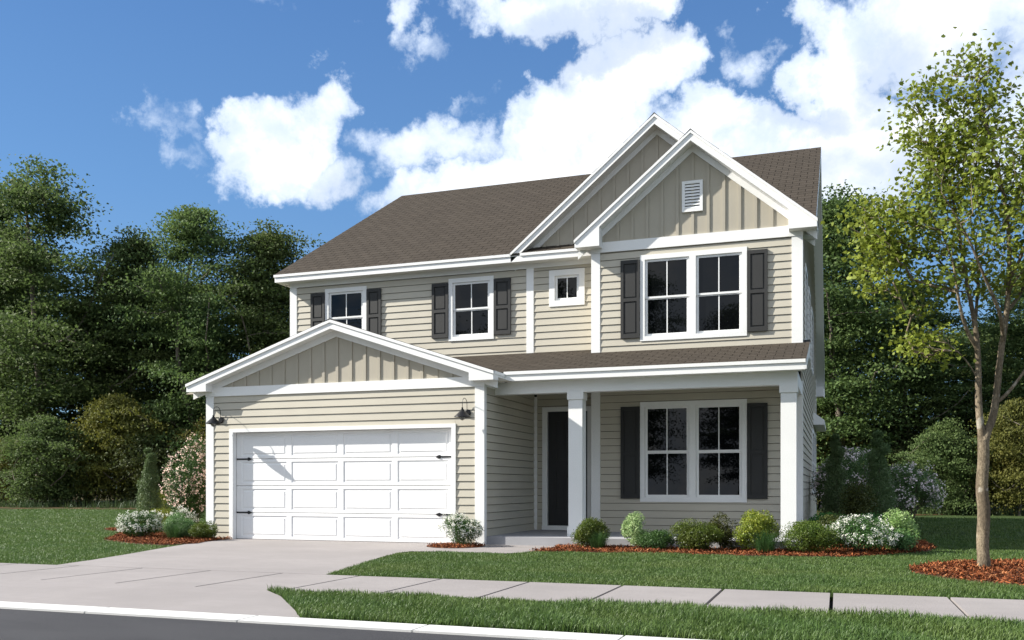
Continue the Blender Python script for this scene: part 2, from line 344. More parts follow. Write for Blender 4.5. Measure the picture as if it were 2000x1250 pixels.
lawn = [(-110, WALK1+.001), (60, WALK1+.001), (60, 52), (8, 44), (3, 39), (.5, 37.5), (-30, 38), (-33, 36.5), (-39, 35.5), (-110, 36)]
MB().xy(lawn, -.13, -.012).build('lawn', 'turf')['kind'] = 'structure'
MB().xy([(-110, KERB1), (-12.6, KERB1), (-12.3, 7.1), (-11.4, 8.0), (-10.75, WALK0), (-110, WALK0)], -.13, -.012).build('verge', 'turf')['kind'] = 'structure'
VERGE = [(-4.28, KERB1), (60, KERB1), (60, WALK0), (-5.78, WALK0), (-5.3, 8.0), (-4.55, 7.1)]
MB().xy(VERGE, -.13, -.012).build('verge', 'turf')['kind'] = 'structure'
MB().xy([(-200, 36.2), (-110, 36), (-39, 35.5), (-33, 36.5), (-30, 38), (.5, 37.5), (3, 39), (8, 44), (60, 52), (200, 60), (200, 290), (-200, 290)], -.135, .004).build('forest_floor', 'litter')['kind'] = 'structure'
MB().box(-150, 120, -58, -6.0, -.13, -.01).build('lawn_across_road', 'turf')['kind'] = 'structure'
# slab of the porch
MB().xy([(-6.34, 16.5), (-.62, 16.5), (-.62, 19.1), (-4.9, 19.1), (-4.9, 19.55), (-6.34, 19.55)], -.1, .155).build('porch_slab', 'porch_concrete')['kind'] = 'structure'

# ================================================================== HOUSE
house = tag(empty('house', (0, 0, 0)), 'two storey beige house with white trim, three front gables and a two-car garage', 'house')
XL, XR, XG = -12.68, -.66, -6.36          # left wall, right wall, garage right wall
YG, YB, YM, YD = 16.4, 19.1, 19.6, 19.5   # planes: garage, bay, main wall, entry
_bc = {}
EXP = .152
def board(parent, axis, c, lo, hi, z, h=EXP, flip=1):
    L = round(hi-lo, 3)
    if L < .02: return
    key = (axis, L, round(h, 3), flip)
    if key not in _bc:
        prof = [(.019, .0), (.003, h-.009), (-.02, h-.009), (-.02, .0)]; mb = MB()
        if axis == 'x': mb.prism([(0, -d, zz) for d, zz in prof], (L, 0, 0))
        else: mb.prism([(d*flip, 0, zz) for d, zz in prof], (0, L, 0))
        _bc[key] = mb.mesh('siding_board', 'siding')
    link('siding_board', _bc[key], parent, (lo, c, z) if axis == 'x' else (c, lo, z))
def siding(parent, axis, c, lo, hi, z0, z1, openings=(), flip=1, lohi=None):
    z = z0
    while z < z1-.02:
        h = min(EXP, z1-z); a, b_ = (lo, hi) if lohi is None else lohi(z+h)
        segs = [(a, b_)]
        for (x0, x1, q0, q1) in openings:
            if z+h > q0+.03 and z < q1-.03:
                ns = []
                for s0, s1 in segs:
                    if x1 <= s0 or x0 >= s1: ns.append((s0, s1)); continue
                    if x0 > s0: ns.append((s0, x0))
                    if x1 < s1: ns.append((x1, s1))
                segs = ns
        for s0, s1 in segs: board(parent, axis, c, s0, s1, z, h, flip)
        for (x0, x1, q0, q1) in openings:
            if z < q0-.03 and z+h > q0+.03: board(parent, axis, c, x0, x1, z, q0-z+.01, flip)
            if z < q1-.03 and z+h > q1+.03: board(parent, axis, c, x0, x1, q1, z+h-q1, flip)
        z += EXP
def wall(mb, label=None):
    o = mb.build('wall', 'felt', house)
    if label: o['label'] = label
    return o
# window list: x0,x1,z0,z1,plane,type
WIN = [(-3.888, -1.713, .79, 2.876, YB, 2, 'double window of the porch wall'), (-3.888, -1.713, 4.15, 5.945, YB, 2, 'double window of the front gable bay'),
       (-8.458, -7.346, 4.463, 5.90, YM, 1, 'single window left of the corner boards, middle of the upper wall'), (-11.714, -10.583, 4.463, 5.90, YM, 1, 'upper window half hidden behind the garage gable'),
       (-6.033, -5.22, 5.10, 5.905, YM, 0, 'small square upper window with two panes')]
# walls and their boards
w = wall(MB().box(XL+.03, -12.03, YG+.02, YG+.16, .0, 3.4).box(-7.01, XG-.03, YG+.02, YG+.16, 0, 3.4).box(-12.03, -7.01, YG+.02, YG+.16, 2.26, 3.4), 'garage front wall')
siding(w, 'x', YG, XL+.17, XG-.17, .0, 3.05, [(-12.10, -6.94, -1, 2.31)])
w = wall(MB().box(XG-.16, XG-.035, YG+.16, YD, .0, 3.3), 'garage side wall beside the porch'); siding(w, 'y', XG, YG+.10, YD, .0, 3.2)
w = wall(MB().box(XL+.02, XL+.16, YG+.16, 31.6, .0, 3.1).box(XL+.02, XL+.16, YM+.1, 31.6, 3.1, 6.1)); siding(w, 'y', XL, YG+.15, 31.5, .0, 6.1, flip=-1, lohi=lambda z: (YG+.15 if z < 3.2 else YM+.1, 31.5))
w = wall(MB().box(XG-.2, -6.13, YD+.02, YD+.2, .155, 3.3).box(-5.07, -4.8, YD+.02, YD+.2, .155, 3.3).box(-6.13, -5.07, YD+.02, YD+.2, 2.8, 3.3), 'entry wall round the front door')
siding(w, 'x', YD, XG+.07, -4.93, .155, 3.16, [(-6.15, -5.06, -1, 2.86)])
w = wall(MB().box(-4.9, XR-.02, YB+.10, YB+.22, .155, 6.5).box(-4.9, -4.78, YB+.22, YM, .155, 6.5), 'bay wall of both storeys')
siding(w, 'x', YB, -4.75, XR-.19, .155, 3.15, [(-3.86, -1.74, .82, 2.85)])
siding(w, 'x', YB, -4.75, XR-.19, 3.93, 6.08, [(-3.86, -1.74, 4.18, 5.92)])
siding(w, 'y', -4.92, YB+.02, YM, .155, 6.1, flip=-1)
w = wall(MB().box(XL+.03, -4.8, YM+.10, YM+.22, 3.2, 6.4), 'upper main wall')
siding(w, 'x', YM, XL+.17, -6.56, 3.25, 6.0, [(-8.43, -7.37, 4.49, 5.87), (-11.69, -10.61, 4.49, 5.87)])
siding(w, 'x', YM, -6.40, -4.93, 3.95, 6.0, [(-6.0, -5.25, 5.13, 5.88)])
SW = [(20.6, 21.6, 4.3, 5.75), (23.0, 24.0, 4.3, 5.75), (25.6, 27.0, 4.3, 5.75), (26.5, 28.0, 1.0, 2.6), (28.6, 30.2, 1.0, 2.6)]
def side_range(z):
    if z < 4.2: return (YB, 31.6)
    return (YB if z < 6.2 else 19.2+(z-6.2)/.574, min(31.6, 26.3+(10.1-z)/.72))
w = wall(MB().box(XR-.16, XR-.04, YB+.1, 31.5, 0, 4.3).yz([(YB+.1, 4.3), (31.5, 4.3), (31.5, 6.1), (26.3, 9.9), (19.6, 6.2), (YB+.1, 6.2)], XR-.16, XR-.04), 'right side wall')
siding(w, 'y', XR, YB, 31.6, .0, 9.8, SW, 1, side_range)
w = wall(MB().box(XL+.2, XR-.2, 31.4, 31.6, 0, 5.4)); siding(w, 'x', 31.6, XL+.2, XR-.2, .0, 5.3)

# ---- board and batten gables
def gable_wall(xc, hw, zb, m, Y, zap, label):
    o = MB().xz([(xc-(zap+.2-zb)/m, zb), (xc+(zap+.2-zb)/m, zb), (xc, zap+.2)], Y, Y+.12).build('gable_panel', 'batten', house); o['label'] = label
    k = -int(hw/.3135)-1
    while k*.3135 < hw:
        x = xc+k*.3135; k += 1; xa, xb = x-.031, x+.031
        za, zb2 = zap+.1-m*abs(xa-xc), zap+.1-m*abs(xb-xc)
        if min(za, zb2) < zb+.05: continue
        pts = [(xa, zb), (xb, zb), (xb, zb2)] + ([(xc, zap+.1)] if xa < xc < xb else []) + [(xa, za)]
        MB().xz(pts, Y-.021, Y+.001).build('batten', 'batten', o)
    return o
gable_wall(-9.53, 2.9, 3.1, .335, YG, 4.147, 'board and batten gable over the garage')
gable_wall(-2.80, 2.2, 6.2, .83, YB, 7.986, 'board and batten gable of the front bay')
gable_wall(-3.63, 2.95, 6.3, .83, YM, 8.60, 'board and batten gable behind the front bay')

# ---- gable trims
def gable_trim(xc, hw, zt, m, Yf, Yw, t1, t2, xi, zb, right_box=True, left_box=True, zap=None, frieze=.13):
    for s in (-1, 1):
        X = lambda dx: xc+s*dx
        zz = lambda dx, off: zt-m*dx-off
        e = hw+.012
        MB().xz([(X(0), zz(0, 0)), (X(e), zz(e, 0)), (X(e), zz(e, t1)), (X(0), zz(0, t1))], Yf-.022, Yf+.02).build('drip_edge', 'white', house)
        boxed = left_box if s < 0 else right_box
        if boxed:
            pts = [(X(0), zz(0, t1)), (X(hw), zz(hw, t1)), (X(hw), zb), (X(xi), zb), (X(xi), zz(xi, t1+t2)), (X(0), zz(0, t1+t2))]
        else:
            pts = [(X(0), zz(0, t1)), (X(hw), zz(hw, t1)), (X(hw), zz(hw, t1+t2)), (X(0), zz(0, t1+t2))]
        MB().xz(pts, Yf, Yf+.028).build('rake_board', 'white', house)
        if boxed:
            MB().xz([(X(xi), zb+.004), (X(hw-.004), zb+.004), (X(hw-.004), zz(hw, t1+.01)), (X(xi), zz(xi, t1+.01))], Yf+.028, Yw+.02).build('eave_return', 'white', house)
        x1 = xi+.005 if boxed else hw
        MB().xz([(X(0), zz(0, t1+t2-.03)), (X(x1), zz(x1, t1+t2-.03)), (X(x1), zz(x1, t1+t2-.008)), (X(0), zz(0, t1+t2-.008))], Yf+.028, Yw+.03).build('soffit', 'white', house)
        # frieze under the rake, on the wall
        x2 = min(hw, (zt-(t1+t2)-zb)/m+.3)
        MB().xz([(X(0), zz(0, t1+t2-.006)), (X(x2), zz(x2, t1+t2-.006)), (X(x2), zz(x2, t1+t2+frieze)), (X(0), zz(0, t1+t2+frieze))], Yw-.026, Yw+.004).build('frieze_board', 'white', house)
gable_trim(-9.55, 3.478, 4.447, .3345, 16.15, YG, .058, .122, 2.985, 3.115, frieze=.125)
gable_trim(-2.80, 2.432, 8.335, .828, 18.80, YB, .062, .150, 1.90, 6.155, frieze=.14)
gable_trim(-3.63, 3.21, 8.965, .83, 19.30, YM, .062, .150, 3.0, 6.09, left_box=False, right_box=False, frieze=.13)
# horizontal friezes
def trim(name, x0, x1, y0, y1, z0, z1, label=None, parent=None):
    o = MB().box(x0, x1, y0, y1, z0, z1).build(name, 'white', parent or house)
    if label: o['label'] = label
    return o
trim('frieze_board', XL-.03, XG+.03, YG-.034, YG+.02, 3.022, 3.213)
trim('frieze_board', XG+.002, XG+.028, YG+.02, 16.99, 3.022, 3.2)
trim('frieze_board', -4.945, XR+.03, YB-.034, YB+.02, 6.072, 6.287)
trim('frieze_board', XL-.02, -4.95, YM-.032, YM+.02, 5.99, 6.10)
# corner boards
def corner(x0, x1, y0, y1, z0, z1, mat='white'): return MB().box(x0, x1, y0, y1, z0, z1).build('corner_board', mat, house)
corner(XL-.022, XL+.17, YG-.024, YG+.04, .0, 3.021); corner(XG-.17, XG+.022, YG-.024, YG+.105, 0, 3.021)
corner(XL-.022, XL-.001, YG+.04, YG+.16, .0, 3.021)
corner(XG+.0, XG+.075, YD-.02, YD+.02, .155, 3.1)
corner(-4.942, -4.748, YB-.024, YB+.03, .155, 3.14); corner(XR-.19, XR+.022, YB-.024, YB+.03, .155, 3.2)
corner(XR+.001, XR+.022, YB+.03, YB+.14, .155, 3.2)
corner(-4.942, -4.748, YB-.024, YB+.03, 3.93, 6.07); corner(XR-.19, XR+.022, YB-.024, YB+.03, 3.93, 6.07)
corner(XR+.001, XR+.022, YB+.03, YB+.14, 3.9, 6.07)
corner(XL-.022, XL+.17, YM-.024, YM+.03, 3.2, 5.988); corner(-6.565, -6.395, YM-.024, YM+.03, 4.04, 5.988)
corner(XR-.02, XR+.022, 31.45, 31.64, 0, 4.6)

# ---- windows
def make_window(x0, x1, z0, z1, Y, kind, label):
    t = .098 if kind else .13; F = Y-.030; Bk = Y+.095
    mb = MB().box(x0, x1, F, Bk, z1-t, z1).box(x0, x1, F, Bk, z0, z0+t).box(x0, x0+t, F, Bk, z0+t, z1-t).box(x1-t, x1, F, Bk, z0+t, z1-t)
    units = [(x0+t, x1-t)]
    if kind == 2:
        c = (x0+x1)/2; mb.box(c-.068, c+.068, F, Bk, z0+t, z1-t); units = [(x0+t, c-.068), (c+.068, x1-t)]
    win = mb.build('window', 'white', house); win['label'] = label
    for u0, u1 in units:
        a0, a1 = z0+t, z1-t; zm = (a0+a1)/2-.01; st = .055
        spans = [(zm-.004, a1, Y+.000), (a0, zm+.022, Y+.020)] if kind else [(a0, a1, Y+.01)]
        for k, (b0, b1, yf) in enumerate(spans):
            yb = yf+.035; rt = .05; br = .040 if (kind and k == 0) else .052
            mb = MB().box(u0+.004, u0+st, yf, yb, b0, b1).box(u1-st, u1-.004, yf, yb, b0, b1).box(u0+st, u1-st, yf, yb, b1-rt, b1).box(u0+st, u1-st, yf, yb, b0, b0+br)
            mb.build('sash', 'white', win)
            cx = (u0+u1)/2
            MB().box(cx-.011, cx+.011, yf+.004, yf+.028, b0+br, b1-rt).build('muntin', 'white', win)
            MB().box(u0+st, cx-.011, yf+.014, yf+.020, b0+br, b1-rt).build('pane', 'glass', win)
            MB().box(cx+.011, u1-st, yf+.014, yf+.020, b0+br, b1-rt).build('pane', 'glass', win)
    return win
for wdef in WIN: make_window(*wdef)
for (y0, y1, z0, z1) in SW:
    win = MB().box(XR-.05, XR+.035, y0-.1, y1+.1, z1, z1+.1).box(XR-.05, XR+.035, y0-.1, y1+.1, z0-.1, z0).box(XR-.05, XR+.035, y0-.1, y0, z0, z1).box(XR-.05, XR+.035, y1, y1+.1, z0, z1).build('window', 'white', house)
    MB().box(XR-.03, XR+.008, y0, y1, (z0+z1)/2-.03, (z0+z1)/2+.03).build('sash', 'white', win)
    MB().box(XR-.02, XR-.012, y0, y1, z0, z1).build('pane', 'glass', win)

# ---- shutters
def shutter(x0, x1, z0, z1, Y):
    f = Y-.052; st = .062; zm = z0+(z1-z0)*.49
    o = MB().box(x0, x1, f+.022, Y-.006, z0, z1).box(x0, x0+st, f, f+.022, z0, z1).box(x1-st, x1, f, f+.022, z0, z1).box(x0+st, x1-st, f, f+.022, z0, z0+.09) \
        .box(x0+st, x1-st, f, f+.022, z1-.075, z1).box(x0+st, x1-st, f, f+.022, zm-.035, zm+.035).build('shutter', 'shutter', house)
    for a, b_ in ((z0+.09, zm-.035), (zm+.035, z1-.075)):
        MB().prism([(x0+st+.03, f+.012, a+.03), (x1-st-.03, f+.012, a+.03), (x1-st-.03, f+.012, b_-.03), (x0+st+.03, f+.012, b_-.03)], (0, .0095, 0)).build('panel', 'shutter', o)
for a in [(-4.298, -3.895, .86, 2.785, YB), (-1.706, -1.310, .86, 2.785, YB), (-4.298, -3.895, 4.225, 5.86, YB), (-1.706, -1.310, 4.225, 5.86, YB),
          (-8.875, -8.465, 4.55, 5.81, YM), (-7.339, -6.935, 4.55, 5.81, YM), (-12.105, -11.72, 4.55, 5.81, YM), (-10.576, -10.195, 4.55, 5.81, YM)]: shutter(*a)

# ---- gable vent
vo = MB().box(-3.013, -2.953, YB-.045, YB, 6.755, 7.388).box(-2.651, -2.591, YB-.045, YB, 6.755, 7.388).box(-2.953, -2.651, YB-.045, YB, 6.755, 6.815).box(-2.953, -2.651, YB-.045, YB, 7.328, 7.388).build('gable_vent', 'white', house)
MB().box(-2.953, -2.651, YB-.012, YB-.003, 6.815, 7.328).build('vent_back', 'felt', vo)
for k in range(8):
    z = 6.825+k*.0635; MB().yz([(YB-.040, z), (YB-.036, z-.006), (YB-.012, z+.040), (YB-.016, z+.046)], -2.953, -2.651).build('slat', 'white', vo)

# ---- garage door
MB().box(-12.114, -12.021, YG-.03, YG+.10, 0, 2.252).box(-7.019, -6.927, YG-.03, YG+.10, 0, 2.252).box(-12.114, -6.927, YG-.03, YG+.10, 2.252, 2.326).build('door_casing', 'white', house)
gd = MB().box(-12.03, -7.01, 16.54, 16.56, 0, 2.26).build('garage_door', 'felt', house)
gd['label'] = 'closed white garage door of sixteen raised panels'
DY = 16.50
def panel_mesh(w_, h_, l, r, b0, t):
    v = []; f = []
    def rect(x0, x1, z0, z1, y): i = len(v); v.extend([(x0, y, z0), (x1, y, z0), (x1, y, z1), (x0, y, z1)]); return i
    r0 = rect(0, w_, .003, h_-.003, .012); r1 = rect(0, w_, .012, h_-.012, 0)
    rs = [r0, r1, rect(l, w_-r, b0, h_-t, 0), rect(l+.012, w_-r-.012, b0+.012, h_-t-.012, .022), rect(l+.024, w_-r-.024, b0+.024, h_-t-.024, .022), rect(l+.058, w_-r-.058, b0+.058, h_-t-.058, .004)]
    for a, b_ in zip(rs[:-1], rs[1:]):
        for k in range(4): f.append((a+k, a+(k+1) % 4, b_+(k+1) % 4, b_+k))
    f.append((rs[-1], rs[-1]+1, rs[-1]+2, rs[-1]+3)); f.append((r0+3, r0+2, r0+1, r0))
    o = MB(); o.v = v; o.f = f; return o.mesh('door_panel', 'door_white')
pm = {}
RH = .5635
for r_ in range(4):
    for c in range(4):
        key = 0 if c == 0 else (2 if c == 3 else 1)
        if key not in pm:
            wd = [1.285, 1.22, 1.285][key]
            pm[key] = panel_mesh(wd, RH, .125 if key == 0 else .06, .125 if key == 2 else .06, .062, .066)
        x = [-12.015, -10.73, -9.51, -8.29][c]
        link('door_panel', pm[key], gd, (x, DY, .0+r_*RH))
for s, x in ((1, -12.008), (-1, -7.022)):
    for z in (RH*1, RH*3):
        MB().box(min(x, x+s*.30), max(x, x+s*.30), DY-.012, DY-.001, z-.016, z+.016).xz([(x+s*.28, z-.034), (x+s*.31, z-.034), (x+s*.385, z), (x+s*.31, z+.034), (x+s*.28, z+.034), (x+s*.262, z)], DY-.014, DY-.0015).build('hinge_strap', 'black', gd)

# ---- front door
MB().box(-6.16, -6.045, YD-.03, YD+.1, .25, 2.765).box(-5.13, -5.045, YD-.03, YD+.1, .25, 2.765).box(-6.16, -5.045, YD-.03, YD+.1, 2.765, 2.865).box(-6.16, -5.045, YD-.06, YD+.1, .157, .25).build('door_casing', 'white', house)
fd = MB().box(-6.045, -5.13, YD+.045, YD+.08, .25, 2.765).build('front_door', 'door_black', house); fd['label'] = 'closed black front door behind the porch column'
for x0, x1 in ((-5.87, -5.62), (-5.5, -5.25)):
    for z0, z1 in ((.58, 1.48), (1.68, 2.58)):
        o = MB().box(x0, x1, YD+.033, YD+.045, z0, z0+.025).box(x0, x1, YD+.033, YD+.045, z1-.025, z1).box(x0, x0+.025, YD+.033, YD+.045, z0+.025, z1-.025).box(x1-.025, x1, YD+.033, YD+.045, z0+.025, z1-.025).box(x0+.055, x1-.055, YD+.036, YD+.045, z0+.055, z1-.055)
        o.build('panel', 'door_black', fd)
MB().box(-5.215, -5.165, YD+.03, YD+.046, 1.12, 1.36).tube([(-5.19, YD+.03, 1.33), (-5.19, YD-.02, 1.30), (-5.19, YD-.02, 1.16), (-5.19, YD+.03, 1.14)], .009).build('door_handle', 'black', fd)

# ---- porch beams, columns, ceiling
trim('porch_beam', XG+.004, XR+.005, 17.0, 17.2, 2.915, 3.15); trim('porch_beam', XR-.2, XR+.004, 17.2, YB-.03, 2.915, 3.15)
trim('soffit', XG+.03, XR+.0, 17.2, 19.5, 3.15, 3.17, 'porch ceiling')
for x0, x1 in ((-4.852, -4.578), (-.945, -.678)):
    c = trim('column', x0, x1, 17.0, 17.27, .155, 2.775)
    trim('capital', x0-.022, x1+.022, 16.978, 17.292, 2.775, 2.914, parent=c)
    trim('column_base', x0-.02, x1+.02, 16.98, 17.29, .156, .34, parent=c)

# ---- eaves
# main front eave
trim('drip_edge', XL-.295, -6.84, 19.278, 19.33, 6.215, 6.275); trim('drip_edge', -6.62, -5.10, 19.278, 19.33, 6.215, 6.275)
trim('fascia', XL-.275, -4.96, 19.30, 19.328, 6.092, 6.216); trim('fascia', -6.85, -6.58, 19.301, 19.327, 6.216, 6.285)
trim('soffit', XL-.27, -4.96, 19.328, YM+.02, 6.095, 6.12)
MB().yz([(19.328, 6.098), (31.6, 6.098), (26.3, 10.1), (19.328, 6.22)], XL-.275, XL-.25).build('rake_board', 'white', house)
MB().yz([(19.33, 6.098), (26.3, 10.0), (26.3, 10.03), (19.33, 6.13)], XL-.25, XL+.02).build('soffit', 'white', house)
# right rake of the main roof
trim('eave_return', XR+.0, -.412, 19.3, 19.5, 6.1, 6.25)
RIDY, RIDZ = 26.3, 10.27
MB().yz([(19.3, 6.05), (RIDY, RIDZ-.22), (33.8, 4.50), (33.8, 4.20), (34.0, 4.20), (34.0, 4.62), (RIDY, RIDZ-.02), (19.3, 6.25)], -.435, -.408).build('rake_board', 'white', house)
MB().yz([(19.35, 6.09), (RIDY, RIDZ-.20), (33.8, 4.51), (33.8, 4.54), (RIDY, RIDZ-.17), (19.35, 6.12)], XR-.02, -.435).build('soffit', 'white', house)
trim('eave_return', XR-.3, -.435, 33.3, 33.98, 4.20, 4.55)
# small hood over the side windows
MB().xz([(XR, 3.27), (-.40, 3.07), (-.345, 3.03), (-.345, 2.90), (XR, 2.90)], 28.0, 31.6).build('window_hood', 'white', house)
# porch eave
trim('drip_edge', -6.075, -.515, 16.728, 16.77, 3.265, 3.325); trim('fascia', -6.08, -.525, 16.75, 16.778, 3.145, 3.266)
trim('soffit', -6.08, -.53, 16.778, 17.02, 3.148, 3.166)
PS = .274
MB().yz([(16.75, 3.15), (16.75, 3.31), (19.1, 3.31+PS*2.35), (19.1, 3.15+PS*2.35)], -.522, -.50).build('rake_board', 'white', house)
MB().yz([(16.78, 3.15), (16.78, 3.17), (19.1, 3.17+PS*2.32), (19.1, 3.15+PS*2.32)], XR+.004, -.522).build('soffit', 'white', house)
# garage right eave running back to the porch eave
MB().box(-6.095, -6.06, 16.17, 16.75, 3.117, 3.225).build('fascia', 'white', house)
MB().box(-6.10, -6.048, 16.17, 16.73, 3.226, 3.284).build('drip_edge', 'white', house)
trim('soffit', XG+.0, -6.095, 16.178, 16.76, 3.120, 3.14)
MB().box(-13.04, -13.0, 16.17, 31, 3.12, 3.28).build('fascia', 'white', house)
trim('soffit', -13.0, XL, 16.42, 31, 3.12, 3.14)
# bay right eave fascia
MB().box(-.385, -.362, 18.82, 19.6, 6.16, 6.31).build('fascia', 'white', house)

# ---- roofs
SH = None; nsh = [0]
ROOFST = []
def roof(pts, label):
    o = MB().prism(pts, (0, 0, -.03)).build('roof', 'felt', house); o['label'] = label; return o
def tabs(parent, o, u, v, poly, tw=.315, ex=.222, single=False, wmax=None):
    """courses of shingle tabs; o origin at the eave, u along the eave, v up the slope (unit), poly in (u,v) coordinates"""
    o = Vector(o); u = Vector(u).normalized(); v = Vector(v).normalized(); n = u.cross(v).normalized()
    if n.z < 0: n = -n
    us = [p[0] for p in poly]; vs = [p[1] for p in poly]
    V = []; Lp = []; S = []
    def clip(pl, x0, x1, y0, y1):
        def cl(pl, ax, val, keep_gt):
            out = []
            for i in range(len(pl)):
                a, b_ = pl[i], pl[(i+1) % len(pl)]; ia = (a[ax] >= val) == keep_gt or a[ax] == val; ib = (b_[ax] >= val) == keep_gt or b_[ax] == val
                if ia: out.append(a)
                if ia != ib:
                    t = (val-a[ax])/(b_[ax]-a[ax]); out.append((a[0]+t*(b_[0]-a[0]), a[1]+t*(b_[1]-a[1])))
            return out
        for ax, val, g in ((0, x0, True), (0, x1, False), (1, y0, True), (1, y1, False)):
            if len(pl) < 3: return []
            pl = cl(pl, ax, val, g)
        return pl
    r_ = 0; vv = min(vs)
    while vv < max(vs):
        uu = min(us)-(tw/2 if r_ % 2 else 0)
        while uu < max(us):
            pl = clip(poly, uu+.006, uu+tw-.006, vv, vv+ex-.001)
            if len(pl) >= 3:
                h = lambda p: .0050-.0035*(p[1]-vv)/ex
                top = [o+u*p[0]+v*p[1]+n*h(p) for p in pl]; bot = [o+u*p[0]+v*p[1]-n*.004 for p in pl]
                if single:
                    mb = MB(); k = len(pl); c = top[0]
                    mb.v = [tuple(p-c) for p in top]+[tuple(p-c) for p in bot]
                    mb.f = [tuple(range(k))]+[(i, k+i, k+(i+1) % k, (i+1) % k) for i in range(k)]
                    key = tuple(round(x, 3) for p in mb.v for x in p)
                    if key not in _bc: _bc[key] = mb.mesh('shingle', 'shingle')
                    link('shingle', _bc[key], parent, tuple(c))
                else:
                    i0 = len(V); k = len(pl); V += [tuple(p) for p in top]+[tuple(p) for p in bot]
                    Lp += list(range(i0, i0+k)); S.append(k)
                    for i in range(k): Lp += [i0+i, i0+k+i, i0+k+(i+1) % k, i0+(i+1) % k]; S.append(4)
            uu += tw
        vv += ex; r_ += 1
    if not single:
        ob = link('shingles', np_mesh('shingles', V, Lp, S, 'shingle'), parent); ob['kind'] = 'stuff'
        bm_fix(ob.data); ob.data.shade_flat()
def bm_fix(me):
    import bmesh
    bm = bmesh.new(); bm.from_mesh(me); bmesh.ops.recalc_face_normals(bm, faces=bm.faces); bm.to_mesh(me); bm.free()
ms = .574; mc = math.hypot(1, ms); L1 = (RIDY-19.29)*mc
r = roof([(XL-.285, 19.29, 6.262), (-.41, 19.29, 6.262), (-.41, RIDY, 6.262+ms*(RIDY-19.29)), (XL-.285, RIDY, 6.262+ms*(RIDY-19.29))], 'front slope of the main roof')
W = -.41-(XL-.285)
tabs(r, (XL-.285, 19.28, 6.27), (1, 0, 0), (0, 1, ms), [(0, 0), (W, 0), (W, L1), (0, L1)])
r = roof([(XL-.285, RIDY, RIDZ), (-.41, RIDY, RIDZ), (-.41, 34.0, 4.66), (XL-.285, 34.0, 4.66)], 'rear slope of the main roof')
tabs(r, (-.41, 34.0, 4.67), (-1, 0, 0), (0, RIDY-34.0, RIDZ-4.66), [(0, 0), (W, 0), (W, 9.3), (0, 9.3)], ex=.4, tw=.9)
MB().xz([(XL-.285, 0), (-.41, 0), (-.41, .001), (XL-.285, .001)], 0, .001)
rc = MB()
for k in range(40):
    x0 = XL-.285+k*.315; x1 = min(x0+.315, -.408)
    if x1 > x0: rc.yz([(RIDY-.14, RIDZ-.055), (RIDY, RIDZ+.028), (RIDY+.13, RIDZ-.06), (RIDY, RIDZ+.004)], x0, x1-.004)
o = rc.build('ridge_cap', 'shingle', house)
def gable_roof(xc, hw, zt, m, Yf, yback_eave, yback_ridge, single, label):
    mcl = math.hypot(1, m)
    for s in (1, -1):
        xe = xc+s*(hw+.012); ze = zt-m*(hw+.012)+.0
        r = roof([(xe, Yf+.006, ze-.002), (xe, yback_eave, ze-.002), (xc, yback_ridge, zt-.002), (xc, Yf+.006, zt-.002)], label)
        tabs(r, (xe, Yf-.022, ze+.004), (0, 1, 0), (-s, 0, m), [(0, 0), (yback_eave-Yf, 0), (yback_ridge-Yf, hw*mcl), (0, hw*mcl)], single=single and s > 0)
    mb = MB(); k = 0
    while Yf-.02+k*.22 < yback_ridge:
        y0 = Yf-.026+k*.22
        mb.xz([(xc-.15, zt-.15*m+.006), (xc, zt+.022), (xc+.15, zt-.15*m+.006), (xc, zt+.003)], y0, y0+.217); k += 1
    mb.build('ridge_cap', 'shingle', house)
gable_roof(-9.55, 3.478, 4.447, .3345, 16.15, YM+.05, YM+.05, False, 'garage roof slope')
gable_roof(-2.80, 2.432, 8.335, .828, 18.80, 19.45, 22.95, False, 'front bay roof slope')
gable_roof(-3.63, 3.21, 8.965, .83, 19.30, 19.32, 24.0, False, 'second gable roof slope')
Lp_ = 2.86*math.hypot(1, PS)
r = roof([(-6.5, 16.74, 3.30), (-.51, 16.74, 3.30), (-.51, 19.62, 3.30+PS*2.88), (-6.5, 19.62, 3.30+PS*2.88), (-9.0, 19.62, 3.30+PS*2.88)], 'porch roof')
tabs(r, (-8.9, 16.735, 3.314), (1, 0, 0), (0, 1, PS), [(2.55, 0), (8.395, 0), (8.395, 2.37*math.hypot(1, PS)), (4.0, 2.37*math.hypot(1, PS)), (4.0, Lp_), (-.2, Lp_), (-.2, Lp_*.9)], single=True)

